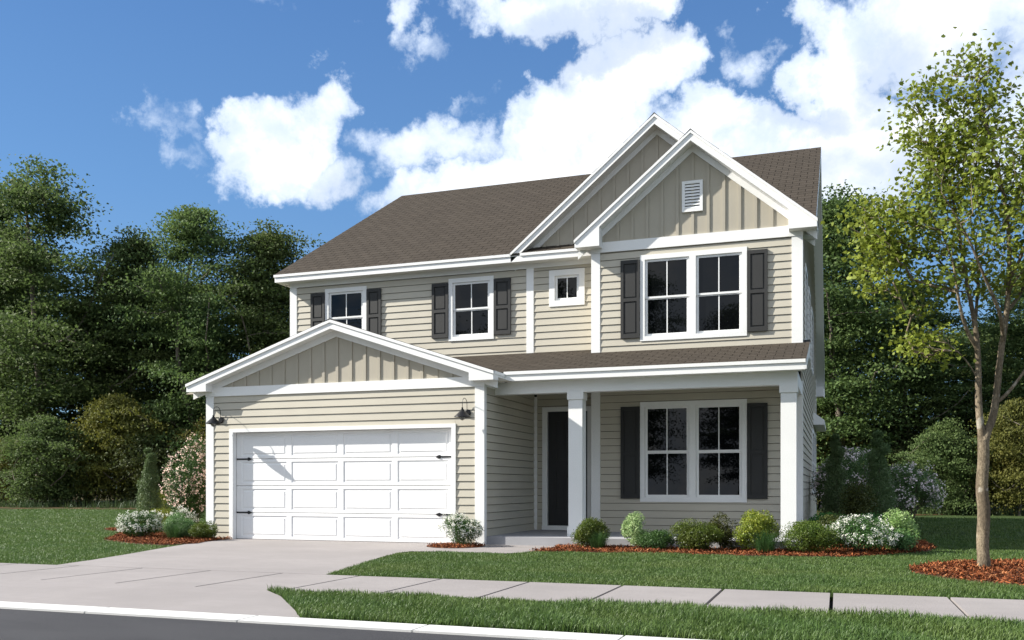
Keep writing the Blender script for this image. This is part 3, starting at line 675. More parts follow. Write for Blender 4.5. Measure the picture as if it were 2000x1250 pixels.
# ================================================================== WALL LAMPS
def lamp(xw, label):
    root = tag(empty('wall_lamp', (xw, YG-.02, 2.52)), label, 'wall lamp', 'black barn lamps beside the garage door')
    bp = MB().ring([(0, .0), (.066, .0), (.07, .012), (.05, .028), (0, .03)], 20).mesh('back_plate', 'black')
    o = link('back_plate', bp, root); o.rotation_euler = (R(90), 0, 0)
    pts = [(0, -.03, .03)]
    for k in range(13):
        a = math.pi*k/12; pts.append((0, -.035-.115+.115*math.cos(a), .17+.10*math.sin(a)))
    pts += [(0, -.265, .10), (0, -.265, .07)]
    MB().tube(pts, .006, 8).build('arm', 'black', root)
    sh = MB().ring([(.0, .085), (.018, .085), (.018, .055), (.032, .05), (.034, .025), (.045, .02), (.155, -.085), (.158, -.098), (.148, -.09), (.04, .01), (0, .01)], 28, 0, -.265).build('lamp_shade', 'black', root)
    MB().ring([(.0, -.03), (.035, -.04), (.048, -.09), (.04, -.125), (.02, -.145), (0, -.148)], 14, 0, -.265).build('bulb', 'bulb', root, True)
    for k in range(4):
        a = k*math.pi/4; cx, sx = math.cos(a), math.sin(a)
        q = [(cx*r_, -.265+sx*r_, z) for r_, z in ((-.062, -.06), (-.058, -.11), (-.035, -.145), (0, -.158), (.035, -.145), (.058, -.11), (.062, -.06))]
        MB().tube(q, .0028, 5).build('guard_wire', 'black', root)
    return root
lamp(-12.315, 'black barn style wall lamp on the white board left of the garage door')
lamp(-6.68, 'black barn style wall lamp on the siding right of the garage door')
#@@PLANTS
# ================================================================== PLANTS
def unit(a): return a/np.maximum(np.linalg.norm(a, axis=-1, keepdims=True), 1e-9)
def leaf_mesh(name, m, P, L, Wd, N=None, upb=.8, shape='leaf', T=None):
    n = len(P); L = np.broadcast_to(L, (n,)).reshape(-1, 1).astype(float)*(.75+.5*rng.random((n, 1))); Wd = L*Wd
    nr = rng.normal(size=(n, 3)); nr = unit(nr+(N*upb if N is not None else np.array([0, 0, upb])))
    t = T if T is not None else rng.normal(size=(n, 3)); t = unit(t-nr*np.sum(t*nr, axis=1, keepdims=True)); bt = np.cross(nr, t)
    if shape == 'leaf':
        pts = [P, P+t*L*.5+bt*Wd*.5+nr*L*.08, P+t*L-nr*L*.06, P+t*L*.5-bt*Wd*.5+nr*L*.08]
    elif shape == 'maple':
        o = [(0, 0, 0), (.10, .30, .02), (.22, .50, .05), (.42, .34, .05), (.66, .44, .03), (.62, .20, .03), (1.0, 0, -.10), (.62, -.20, .03), (.66, -.44, .03), (.42, -.34, .05), (.22, -.50, .05), (.10, -.30, .02)]
        pts = [P+t*L*a+bt*L*b_+nr*L*c for a, b_, c in o]
    k = len(pts); V = np.stack(pts, 1).reshape(-1, 3)
    return np_mesh(name, V, np.arange(len(V)), np.full(n, k), m)
def blade_mesh(name, m, P, h, w, lean=.5):
    n = len(P); h = np.broadcast_to(h, (n,)).reshape(-1, 1)*(.55+.75*rng.random((n, 1))); a = rng.random(n)*2*np.pi
    d = np.stack([np.cos(a), np.sin(a), np.zeros(n)], 1); s = np.stack([-np.sin(a+.6), np.cos(a+.6), np.zeros(n)], 1)
    ln = lean*rng.random((n, 1)); up = np.array([0, 0, 1.0]); w = np.broadcast_to(w, (n,)).reshape(-1, 1)
    b0 = P-s*w/2; b1 = P+s*w/2; md = P+up*h*.6+d*h*ln*.35; tp = P+up*h*(1-.35*ln)+d*h*ln
    V = np.stack([b0, b1, md+s*w*.35, md-s*w*.35, tp], 1).reshape(-1, 3); base = np.arange(n)*5
    Lp = np.stack([base, base+1, base+2, base+3, base+3, base+2, base+4], 1).ravel(); S = np.tile([4, 3], n)
    return np_mesh(name, V, Lp, S, m)
def tubes_mesh(name, m, A, B, ra, rb, seg=6):
    n = len(A); d = unit(B-A); ref = np.where(np.abs(d[:, 2:3]) > .9, [[1., 0, 0]], [[0, 0, 1.]]); u = unit(np.cross(d, ref)); w = np.cross(d, u)
    an = np.arange(seg)*2*np.pi/seg; c = np.cos(an)[None, :, None]; s = np.sin(an)[None, :, None]
    cir = u[:, None, :]*c+w[:, None, :]*s
    V = np.concatenate([(A-d*ra[:, None]*.3)[:, None, :]+cir*ra[:, None, None], (B+d*rb[:, None]*.3)[:, None, :]+cir*rb[:, None, None]], 1).reshape(-1, 3)
    k = np.arange(seg); k2 = (k+1) % seg; q = np.stack([k, k2, k2+seg, k+seg], 1); Lp = (q[None]+(np.arange(n)*2*seg)[:, None, None]).ravel()
    return np_mesh(name, V, Lp, np.full(n*seg, 4), m, True)
class Skel:
    def __init__(s): s.p = []; s.par = []; s.r = []
    def chain(s, pts, rad, parent=-1):
        for p, r in zip(pts, rad): s.p.append(np.array(p, float)); s.par.append(parent); s.r.append(r); parent = len(s.p)-1
        return parent
    def grow(s, att, step=.25, rtip=.004, rise=.35, jit=.05, kk=.55, zpen=1.6):
        order = np.argsort([min(np.linalg.norm(a-p) for p in s.p) for a in att])
        n0 = len(s.p); tips = []
        for ai in order:
            a = att[ai]; Pn = np.array(s.p); dv = a-Pn; dist = np.linalg.norm(dv, axis=1)+zpen*np.maximum(0, -dv[:, 2]+.05)
            j = int(np.argmin(dist)); d = a-Pn[j]; L = np.linalg.norm(d); k = max(1, int(L/step)); par = j
            for i in range(1, k+1):
                t = i/k; q = Pn[j]+d*t; q = q+np.array([0, 0, -rise*L*.25*math.sin(math.pi*t)])+(rng.normal(size=3)*jit*L*.5 if i < k else 0)
                s.p.append(q); s.par.append(par); s.r.append(0); par = len(s.p)-1
            tips.append(par)
        cnt = np.zeros(len(s.p)); cnt[tips] += 1
        for i in range(len(s.p)-1, -1, -1):
            if s.par[i] >= 0: cnt[s.par[i]] += cnt[i]
        for i in range(n0, len(s.p)): s.r[i] = rtip*max(1, cnt[i])**kk
    def mesh(s, name, m, seg=6):
        P = np.array(s.p); par = np.array(s.par); r = np.array(s.r); i = np.where(par >= 0)[0]
        rp = np.minimum(r[par[i]], r[i]*1.5+.002)
        return tubes_mesh(name, m, P[par[i]], P[i], rp, r[i], seg)
def smooth_path(pts, n=6):
    pts = [np.array(p, float) for p in pts]; out = []
    for i in range(len(pts)-1):
        p0 = pts[max(i-1, 0)]; p1 = pts[i]; p2 = pts[i+1]; p3 = pts[min(i+2, len(pts)-1)]
        for k in range(n):
            t = k/n; out.append(.5*((2*p1)+(-p0+p2)*t+(2*p0-5*p1+4*p2-p3)*t*t+(-p0+3*p1-3*p2+p3)*t**3))
    out.append(pts[-1]); return out

# ---- grass
SLABP = [(-6.4, 16.3), (-.6, 16.3), (-.6, 19.2), (-6.4, 19.2)]
BED_R = [(-4.94, 14.85), (-4.3, 15.0), (-3.1, 15.18), (-1.9, 15.2), (-1.04, 15.22), (-.3, 15.3), (.2, 15.52), (.9, 16.25), (1.45, 17.2), (1.68, 18.3), (1.62, 19.9), (1.45, 21.8), (1.9, 25.5), (1.2, 28.0), (-.62, 28.5), (-.62, 16.49), (-4.86, 16.49), (-4.74, 15.6)]
BED_L = [(-14.4, 15.3), (-13.5, 14.75), (-12.6, 14.35), (-12.05, 14.28), (-11.75, 14.9), (-11.98, 15.4), (-12.06, 16.0), (-12.03, 16.38), (-12.7, 16.38), (-12.7, 20.6), (-15.0, 21.4), (-17.8, 21.0), (-17.9, 19.0), (-16.4, 18.0), (-15.3, 16.6)]
BED_G = [(-6.85+.52*math.cos(t)*1.0+.18, 15.78+.56*math.sin(t)) for t in np.linspace(0, 2*math.pi, 20, endpoint=False)]
BED_G = [(x, min(y, 16.36)) for x, y in BED_G]
BED_T = [(2.42+1.5*math.cos(t)*(1+.03*math.sin(5*t)), 13.1+1.62*math.sin(t)*(1+.03*math.cos(4*t))) for t in np.linspace(0, 2*math.pi, 40, endpoint=False)]
beds = [BED_R, BED_L, BED_G, BED_T]
def scatter(x0, x1, y0, y1, dens, inside=None, outside=()):
    n = int((x1-x0)*(y1-y0)*dens); P = np.stack([rng.uniform(x0, x1, n), rng.uniform(y0, y1, n)], 1); k = np.ones(n, bool)
    if inside: k &= inpoly(P, inside)
    for o in outside: k &= ~inpoly(P, o)
    P = P[k]; return np.concatenate([P, np.zeros((len(P), 1))-.012], 1)
def inview(P, pad=.30):
    c, s_ = 0.943, 0.3326; x = P[:, 0]*c+P[:, 1]*s_; d = -P[:, 0]*s_+P[:, 1]*c
    return (np.abs(x/d) < .556+pad)
def patchy(P, sc_=.9):
    return .82+.30*np.sin(P[:, 0]*2.1*sc_+1.3*np.sin(P[:, 1]*1.7))*np.sin(P[:, 1]*2.6*sc_+P[:, 0]*.9)+.12*np.sin(P[:, 0]*7.3+P[:, 1]*5.1)
drv = [DRIVE, [(-6.4, 16.3), (-.55, 16.3), (-.55, 33), (-12.8, 33), (-12.8, 16.3)]]
P = scatter(-5.9, 9, 6.76, WALK0-.005, 5200, VERGE); P = P[inview(P)]
tag(link('verge_grass', blade_mesh('verge_grass', 'grass', P, .085*np.clip(patchy(P), .5, 1.25), .0075, .9)), 'strip of longer green grass between the kerb and the sidewalk', 'grass', kind='stuff')
Q = []; H = []
for (x0, x1, y0, y1, dn, hh, inn) in [(-7.2, 8.5, WALK1+.005, 12.5, 4200, .048, None), (-7.2, 9, 12.5, 16.4, 2400, .046, None), (-.6, 11, 16.4, 22, 1000, .048, None), (-.6, 12, 22, 36, 260, .06, None)]:
    P = scatter(x0, x1, y0, y1, dn, inn, beds+drv); P = P[inview(P)]; Q.append(P); H.append(hh*np.clip(patchy(P), .55, 1.2))
Q = np.concatenate(Q); H = np.concatenate(H); W_ = .0065+.0006*np.maximum(0, Q[:, 1]-12)
tag(link('lawn_grass', blade_mesh('lawn_grass', 'grass', Q, H, W_, .9)), 'mown green lawn in front and to the right of the house', 'grass', kind='stuff')
Q = []; H = []
for (x0, x1, y0, y1, dn, hh) in [(-20, -10, WALK1+.005, 14, 1700, .046), (-24, -10, 14, 19, 850, .046), (-38, -12.7, 19, 36, 200, .05), (-20, -12, WALK1+.005, WALK1+.2, 2500, .06)]:
    P = scatter(x0, x1, y0, y1, dn, None, beds+drv); P = P[inview(P)]; Q.append(P); H.append(hh*np.clip(patchy(P), .55, 1.2))
Q = np.concatenate(Q); H = np.concatenate(H); W_ = .0065+.0007*np.maximum(0, Q[:, 1]-11)
tag(link('lawn_grass', blade_mesh('lawn_grass', 'grass', Q, H, W_, .9)), 'mown green lawn left of the driveway', 'grass', kind='stuff')
Q = []
for x0, x1, y0, y1, n in [(-62, -28, 37.4, 43.0, 420), (.5, 12, 40.0, 43.5, 150), (-9, 2, 41, 46, 50)]:
    c = np.stack([rng.uniform(x0, x1, n), rng.uniform(y0, y1, n)], 1)
    Q.append((c[:, None, :]+rng.normal(size=(n, 26, 2))*.16).reshape(-1, 2))
Q = np.concatenate(Q); Q = np.concatenate([Q, np.zeros((len(Q), 1))], 1)
tag(link('wild_grass', blade_mesh('wild_grass', 'wild_grass', Q, .50*(.25+.9*rng.random(len(Q))**1.5), .024, .55)), 'tall wild grass growing along the edge of the woods', 'grass', kind='stuff')

# ---- mulch beds
def bed(poly, label, mound=0.0, ctr=None):
    o = tag(MB().xy(poly, -.1, .006).build('mulch_bed', 'soil'), kind='structure')
    xs = [p[0] for p in poly]; ys = [p[1] for p in poly]
    P = scatter(min(xs), max(xs), min(ys), min(max(ys), 21), 2300, poly, [])
    n = len(P)
    c = np.array(ctr) if ctr is not None else None
    z = .010+.030*rng.random(n)*(.7+.6*np.sin(P[:, 0]*9)*np.sin(P[:, 1]*8))
    if ctr is not None: z += mound*np.clip(1-(((P[:, 0]-c[0])/1.5)**2+((P[:, 1]-c[1])/1.62)**2), 0, 1)
    P[:, 2] = z
    if ctr is not None:
        mb = MB(); K = 40; R_ = [(1.0, .0), (.8, .36), (.6, .64), (.4, .84), (.2, .96)]
        for r_, hh in R_:
            for k in range(K):
                a = 2*math.pi*k/K; mb.v.append((c[0]+1.48*r_*math.cos(a), c[1]+1.6*r_*math.sin(a), .006+mound*hh))
        for j in range(4):
            for k in range(K): mb.f.append((j*K+k, j*K+(k+1) % K, (j+1)*K+(k+1) % K, (j+1)*K+k))
        mb.f.append(tuple(4*K+k for k in range(K))); tag(mb.build('mulch_mound', 'soil', None, True), kind='structure')
    tag(link('bark_mulch', leaf_mesh('bark_mulch', 'mulch', P, .055, .26, upb=1.5)), label, 'mulch', kind='stuff')
bed(BED_R, 'red brown bark mulch in the bed along the porch'); bed(BED_L, 'red brown bark mulch in the bed left of the garage')
bed(BED_G, 'small patch of red brown mulch right of the garage door'); bed(BED_T, 'ring of red brown mulch round the young maple', .10, (2.42, 13.1))

# ---- shrubs
def shrub(name, label, cat, X, Y, w, h, leaf, size, n, style='mound', fl=None, nf=0, fsize=.03, group=None, wid=.5, up=1.0, z0=.02, lumps=16, seed=None, depth=1.0):
    root = tag(empty(name, (X, Y, 0)), label, cat, group); rx, ry, rz = w/2, w/2*depth, h/2
    C = []; Rr = []
    for k in range(lumps):
        d = unit(rng.normal(size=3)); d[2] = (abs(d[2])*1.1-.35) if style == 'airy' else d[2]*.95-.02
        f = {'mound': .50, 'loose': .60, 'airy': .72, 'column': .5}[style]
        C.append(d*np.array([rx, ry, rz])*f); Rr.append({'mound': .50, 'loose': .42, 'airy': .30, 'column': .4}[style]*(.72+.5*rng.random()))
    C = np.array(C); Rr = np.array(Rr)
    if style == 'column':
        t = np.linspace(-.85, .95, lumps); C = np.stack([rng.normal(size=lumps)*.12*rx, rng.normal(size=lumps)*.12*ry, t*rz], 1); Rr = np.clip(1.0-.75*np.clip((t+.2)/1.2, 0, 1), .15, 1)*.85
    idx = rng.integers(0, lumps, n); d = unit(rng.normal(size=(n, 3))); rad = Rr[idx][:, None]*(.55+.5*rng.random((n, 1))**.6)
    sq = np.array([rx, ry, rz]) if style != 'column' else np.array([rx, ry, rz*.28])
    P = C[idx]+d*rad*sq+np.array([0, 0, rz]); k = P[:, 2] > z0; P = P[k]; d = d[k]
    nn = unit((P-np.array([0, 0, rz*.7]))/np.array([rx, ry, rz]))
    T = unit(nn+.8*rng.normal(size=nn.shape)+np.array([0, 0, .5])) if style == 'column' else None
    link('foliage', leaf_mesh('foliage', leaf, P, size, wid, nn, up, T=T), root)
    ns = {'mound': 8, 'loose': 12, 'airy': 16, 'column': 3}[style]; A = []; B = []
    for k in range(ns):
        c = C[rng.integers(0, lumps)]+np.array([0, 0, rz]); a = np.array([rng.normal()*.06*w, rng.normal()*.06*w, 0]); mid = a*.6+c*.4+np.array([0, 0, .10*h])
        A += [a, mid]; B += [mid, c]
    r0 = .012*max(.5, h); tb = np.tile([r0, r0*.7], ns); te = np.tile([r0*.7, r0*.3], ns)
    link('stem', tubes_mesh('stem', 'bark_dark', np.array(A), np.array(B), tb, te, 5), root)
    if fl:
        q = P[(nn[:, 2] > -.25) & (np.linalg.norm((P-np.array([0, 0, rz]))/np.array([rx, ry, rz]), axis=1) > .62)]
        if not len(q): q = P
        c = q[rng.integers(0, len(q), nf)]; o = unit(c-np.array([0, 0, rz*.6])); per = 9
        F_ = (c[:, None, :]+o[:, None, :]*size*.6+rng.normal(size=(nf, per, 3))*fsize*.75).reshape(-1, 3)
        link('blossoms', leaf_mesh('blossoms', fl, F_, fsize, .8, np.repeat(o, per, 0), 1.2), root)
    return root
def tuft(label, X, Y, w, h, m='blue_grass', n=800):
    root = tag(empty('ornamental_grass', (X, Y, 0)), label, 'ornamental grass', 'ornamental grass tufts')
    a = rng.random(n)*2*np.pi; rr = rng.random(n)**.6; d = np.stack([np.cos(a), np.sin(a), np.zeros(n)], 1)
    V = []; base = d*(.20*w)*rr[:, None]; hh = h*(.35+.75*rng.random(n)); L = w/2*rr*(.5+.7*rng.random(n)); s = np.stack([-np.sin(a), np.cos(a), np.zeros(n)], 1)*.0028
    up = np.array([0, 0, 1.]); K = [(0, 0), (.35, .55), (.7, .9), (1.0, 1.0-.0)]; pts = []
    for q, (fx, fz) in enumerate(K):
        c = base+d*(L*fx**1.3)[:, None]+up*(hh*(fz-.25*fx**3*rr))[:, None]; wd = (1, .85, .6, .1)[q]; pts += [c-s*wd, c+s*wd]
    V = np.stack(pts, 1).reshape(-1, 3); b_ = np.arange(n)*8
    Lp = np.stack([np.stack([b_+2*i, b_+2*i+1, b_+2*i+3, b_+2*i+2], 1) for i in range(3)], 1).ravel()
    link('blades', np_mesh('blades', V, Lp, np.full(n*3, 4), m), root); return root
FB = 'shrubs planted along the porch'; LB = 'shrubs left of the garage'
shrub('boxwood', 'round dark green boxwood in front of the left porch column', 'shrub', -4.18, 16.05, .70, .56, 'box', .030, 13000, group=FB)
tuft('tuft of blue green grass in front of the boxwood by the left porch column', -3.97, 15.78, .5, .33)
shrub('variegated_shrub', 'pale variegated upright shrub left of the big boxwood under the porch window', 'shrub', -3.33, 16.1, .62, .68, 'varieg', .038, 5200, 'loose', group=FB)
shrub('low_shrub', 'low feathery green shrub beside the pale variegated shrub', 'shrub', -2.95, 15.85, .66, .38, 'lowgreen', .028, 8000, group=FB)
shrub('boxwood', 'largest rounded boxwood, centred under the porch window', 'shrub', -2.26, 15.88, .92, .56, 'box', .030, 17000, group=FB, depth=.8)
shrub('loose_shrub', 'loose olive green shrub between the big boxwood and the yellow shrub', 'shrub', -1.86, 16.28, .56, .66, 'darkolive', .034, 4200, 'loose', group=FB)
shrub('yellow_shrub', 'yellow green shrub with yellow leaves near the right porch column', 'shrub', -1.30, 16.15, .80, .78, 'euonymus', .038, 6500, 'loose', group=FB)
tuft('tuft of blue green grass in front of the yellow shrub', -1.13, 15.8, .62, .40)
shrub('spreading_shrub', 'wide low green shrub at the foot of the right porch column', 'shrub', -.44, 16.0, 1.05, .58, 'box', .028, 15000, 'mound', group=FB, lumps=22)
shrub('spreading_shrub', 'yellowish green spreading shrub behind the right porch column', 'shrub', -.12, 17.3, .9, .72, 'darkolive', .030, 9000, 'mound', group=FB)
shrub('low_shrub', 'bright green low shrub at the corner of the side wall', 'shrub', -.15, 19.8, .9, .62, 'bright', .05, 3200, 'loose', group=FB)
shrub('low_shrub', 'bright green low shrub in front of the right conifer', 'shrub', .62, 20.1, .8, .66, 'bright', .05, 2800, 'loose', group=FB)
shrub('flowering_shrub', 'wide shrub covered in white flowers, right end of the porch bed', 'shrub', .36, 16.35, 1.14, .64, 'lowgreen', .034, 9500, 'loose', 'white_fl', 330, .025, FB, lumps=26)
shrub('lime_shrub', 'lime green shrub with pale leaf tips right of the white flowering shrub', 'shrub', .96, 17.0, .70, .72, 'lime', .042, 5000, 'loose', group=FB)
shrub('low_shrub', 'grey green shrub below the lime green shrub at the end of the bed', 'shrub', 1.02, 16.75, .52, .42, 'silver', .034, 2600, 'mound', group=FB)
shrub('conifer_shrub', 'narrow columnar conifer nearest the right side wall', 'conifer', -.03, 22, .62, 2.25, 'conifer', .055, 15000, 'column', group='columnar conifers', wid=.22, lumps=14)
shrub('conifer_shrub', 'narrow columnar conifer in front of the pink lilac', 'conifer', .87, 21.9, .74, 2.3, 'conifer', .055, 17000, 'column', group='columnar conifers', wid=.22, lumps=14)
shrub('round_shrub', 'dark olive round shrub between the two columnar conifers', 'shrub', .42, 20.9, .85, 1.25, 'darkolive', .045, 5500, 'mound')
shrub('lilac', 'tall lilac with pale pink flowers behind the conifers', 'lilac', .55, 24.2, 2.4, 2.3, 'silver', .055, 15000, 'airy', 'pink_fl', 270, .050, 'pink lilacs right of the house', lumps=46)
shrub('lilac', 'spreading lilac with pink flowers hanging over the lawn', 'lilac', 1.45, 23.6, 1.8, 1.9, 'silver', .055, 10000, 'airy', 'pink_fl', 200, .050, 'pink lilacs right of the house', lumps=40)
shrub('flowering_shrub', 'rounded shrub of small white flowers at the left end of the left bed', 'shrub', -14.12, 16.05, 1.0, .64, 'lowgreen', .034, 8000, 'loose', 'white_fl', 320, .025, LB, lumps=24)
shrub('flowering_shrub', 'smaller white flowering shrub tucked behind the pale green dome', 'shrub', -13.75, 16.9, .7, .66, 'lowgreen', .036, 3000, 'loose', 'white_fl', 170, .022, LB, lumps=20)
shrub('dome_shrub', 'pale green domed shrub in the middle of the left bed', 'shrub', -13.22, 16.2, .76, .60, 'silver', .030, 10000, 'mound', group=LB)
tuft('tuft of blue green grass in front of the pale green dome', -12.98, 15.75, .66, .36)
shrub('boxwood', 'small dark boxwood against the garage corner', 'shrub', -12.3, 15.85, .62, .42, 'box', .028, 9500, group=LB)
shrub('conifer_shrub', 'narrow columnar conifer left of the peach flowering shrub', 'conifer', -16.42, 18.95, .66, 2.05, 'conifer', .052, 17000, 'column', group='columnar conifers', wid=.22, lumps=14)
shrub('round_shrub', 'yellow green shrub behind the left conifer', 'shrub', -17.0, 19.8, .8, 1.2, 'euonymus', .045, 4000, 'mound')
shrub('low_shrub', 'low yellow green shrub at the foot of the peach flowering shrub', 'shrub', -15.2, 17.9, 1.2, .62, 'euonymus', .04, 4200, 'loose', group=LB)
shrub('flowering_shrub', 'tall shrub with peach pink flowers beside the garage', 'shrub', -14.62, 18.35, 1.36, 2.4, 'lowgreen', .050, 17000, 'loose', 'peach_fl', 300, .046, lumps=44)
shrub('flowering_shrub', 'single white flowering shrub between the garage door and the corner board', 'shrub', -6.62, 15.85, .80, .62, 'lowgreen', .032, 6500, 'loose', 'white_fl', 250, .024, lumps=24)

# ---- young maple in the front lawn
def maple():
    root = tag(empty('young_maple', (0, 0, 0)), 'slender young maple with forked pale trunk and yellow green leaves in a mulch ring', 'tree')
    Y0 = 14.08; S = Skel()
    tr = smooth_path([(1.91, Y0, -.12), (1.90, Y0, .06), (1.885, Y0, .35), (1.90, Y0, .75), (1.875, Y0, 1.1), (1.895, Y0, 1.45), (1.895, Y0, 1.72)], 4)
    rr = np.interp(np.linspace(0, 1, len(tr)), [0, .08, .25, .5, .8, 1], [.120, .092, .080, .082, .076, .074]); f = S.chain(tr, rr)
    a = smooth_path([(1.875, Y0+.0, 1.78), (1.835, Y0-.02, 2.2), (1.82, Y0-.04, 2.87), (1.785, Y0-.05, 3.3), (1.70, Y0, 3.87), (1.60, Y0+.1, 4.65), (1.48, Y0+.1, 5.4)], 4)
    la = S.chain(a, np.linspace(.052, .014, len(a)), f-1)
    b_ = smooth_path([(1.935, Y0+.02, 1.84), (2.04, Y0+.08, 2.16), (2.12, Y0+.10, 2.93), (2.19, Y0+.05, 3.55), (2.21, Y0, 4.39), (2.10, Y0-.1, 5.2), (1.92, Y0-.1, 6.0), (1.78, Y0-.05, 6.6)], 4)
    lb = S.chain(b_, np.linspace(.055, .008, len(b_)), f)
    def near(p): return int(np.argmin([np.linalg.norm(np.array(p)-q) for q in S.p]))
    for pts, r0 in [(([1.815, Y0-.04, 3.0], [1.66, Y0-.2, 3.25], [1.55, Y0-.35, 3.6], [1.45, Y0-.4, 4.2], [1.2, Y0-.3, 4.9]), .030),
                    (([2.06, Y0+.08, 2.25], [2.25, Y0+.1, 2.45], [2.5, Y0+.15, 2.85], [2.8, Y0+.2, 3.6], [3.0, Y0+.2, 4.3]), .026),
                    (([2.15, Y0+.06, 3.15], [2.05, Y0-.25, 3.45], [1.85, Y0-.5, 3.85], [1.6, Y0-.7, 4.4], [1.3, Y0-.7, 5.0]), .030),
                    (([2.19, Y0+.05, 3.5], [2.4, Y0+.3, 3.8], [2.65, Y0+.5, 4.4], [2.75, Y0+.5, 5.2]), .028),
                    (([1.78, Y0-.05, 3.35], [1.85, Y0+.3, 3.7], [1.9, Y0+.6, 4.3], [1.8, Y0+.7, 5.1]), .026),
                    (([2.2, Y0+.0, 3.9], [2.35, Y0-.3, 4.3], [2.45, Y0-.5, 5.0], [2.45, Y0-.4, 5.8]), .022),
                    (([1.83, Y0-.03, 2.55], [1.72, Y0-.1, 2.75], [1.55, Y0-.2, 2.95], [1.3, Y0-.3, 3.15]), .010)]:
        q = smooth_path(pts, 4); S.chain(q[1:], np.linspace(r0, .006, len(q)-1), near(q[0]))
    E = [((1.95, 4.85), (1.30, 1.15), 300), ((1.76, 6.42), (.32, .86), 90), ((1.22, 6.05), (.34, .92), 85), ((2.5, 5.8), (.75, .95), 100), ((.88, 4.75), (.72, .62), 125), ((.55, 4.45), (.45, .30), 30), ((.42, 5.05), (.32, .22), 16),
         ((1.18, 3.12), (.36, .26), 34), ((.98, 3.55), (.24, .14), 8), ((.75, 4.05), (.46, .30), 34), ((3.0, 4.7), (.95, 1.2), 140), ((1.75, 3.95), (.75, .26), 44), ((1.6, 5.5), (.55, .6), 80)]
    att = []
    for (cx, cz), (rx, rz), n in E:
        k = 0
        while k < n:
            u = rng.uniform(-1, 1, 3)
            if u@u > 1: continue
            p = np.array([cx+u[0]*rx, Y0+u[1]*min(1.2, rx*.95), cz+u[2]*rz])
            if math.sin(p[0]*5.1+p[2]*2.2)*math.sin(p[2]*6.3+p[1]*3.3+1) < -.45 and rng.random() < .8: continue
            if np.hypot(p[0]-1.9, p[1]-Y0) < .3 and p[2] < 4.3 and rng.random() < .6: continue
            att.append(p); k += 1
    att = np.array(att); S.grow(att, .13, .0026, .25, .10, .44, 2.0)
    link('trunk', S.mesh('trunk', 'bark', 9), root)
    n = 14; P = (att[:, None, :]+rng.normal(size=(len(att), n, 3))*np.array([.14, .14, .085])).reshape(-1, 3)
    link('crown', leaf_mesh('crown', 'maple', P, .062, 1.0, upb=.9, shape='maple'), root)
    from mathutils import Matrix
    xf = Matrix.Scale(.915, 4) @ Matrix.Translation((-1.91, -14.08, 0))
    for ch in root.children: ch.data.transform(xf)
    root.location = (1.748, 12.88, .094)
maple()

# ---- the woods
def tree_meshes(seed, h, w, m, z_low, n_limb, plates, per, leaf, openness=0.0, droop=.25, psz=1.0, rise=.45):
    global rng; rng = np.random.default_rng(seed); S = Skel()
    tp = smooth_path([(0, 0, -.1), (rng.normal()*.1, rng.normal()*.1, h*.25), (rng.normal()*.3, rng.normal()*.3, h*.55), (rng.normal()*.5, rng.normal()*.5, h*.93)], 5)
    S.chain(tp, np.linspace(.26, .05, len(tp))*h/18); att = []; C = []
    for i in range(n_limb):
        f = (i+.5)/n_limb; z = z_low+(h-z_low)*f; prof = (1-f**1.9)**.72*(.60+.55*min(1, f/.35)); az = i*2.4+rng.normal()*.4; R_ = w/2*prof*(.50+.72*rng.random())
        if rng.random() < openness*.5: continue
        for k in range(plates):
            t = (.30+.70*(k+rng.random())/plates); a2 = az+rng.normal()*.35
            C.append([math.cos(a2)*R_*t, math.sin(a2)*R_*t, z+R_*t*rise*(.4+.9*f)-.5*h/18+rng.normal()*.38*psz])
        att.append(C[-1])
    C = np.array(C); S.grow(np.array(att), .9*psz, .026*psz, .3, .10, .6, 1.2)
    n = len(C); sizes = psz*(.42+.68*rng.random(n))[:, None, None]
    u = rng.normal(size=(n, per, 3)); u[..., 2] *= .20; u *= sizes*1.05; u[..., 2] -= droop*np.sum(u[..., :2]**2, -1)*.35/psz
    keep = rng.random((n, per)) > openness*.25
    P = (C[:, None, :]+u)[keep]
    return S.mesh('trunk', 'bark_dark', 7), leaf_mesh('crown', m, P, leaf, .62, upb=.75)
def bush_meshes(seed, h, w, m, n, leaf, lumps=46):
    global rng; rng = np.random.default_rng(seed); C = []
    for k in range(lumps):
        d = unit(rng.normal(size=3)); q = .55+.55*rng.random(); C.append([d[0]*w*.40*q, d[1]*w*.34*q, h*(.52+.40*d[2]*q)])
    C = np.array(C); i = rng.integers(0, lumps, n); u = rng.normal(size=(n, 3))*np.array([.60, .60, .17])*(w/6)*(.6+.7*rng.random(lumps))[i][:, None]; u[:, 2] -= .22*np.sum(u[:, :2]**2, 1)
    P = C[i]+u; P = P[P[:, 2] > .25]; A = []; B = []; ra = []
    for k in range(9):
        a = np.array([rng.normal()*w*.13, rng.normal()*w*.1, -.05]); c = C[rng.integers(0, lumps)]; mid = a+(c-a)*.45+np.array([0, 0, .1*h]); A += [a, mid]; B += [mid, c]; ra += [.055, .035]
    ra = np.array(ra)
    return tubes_mesh('trunk', 'bark_dark', np.array(A), np.array(B), ra, ra*.6, 5), leaf_mesh('crown', m, P, leaf, .5, upb=1.0)
TREES = [tree_meshes(11, 18, 8.0, 'wood_a', 2.8, 40, 5, 230, .19), tree_meshes(12, 18, 7.0, 'wood_a', 2.5, 38, 5, 230, .19, .1), tree_meshes(13, 18, 7.6, 'wood_b', 5.5, 24, 7, 230, .19, .3), tree_meshes(14, 18, 9, 'wood_b', 2.5, 36, 5, 260, .19, .15)]
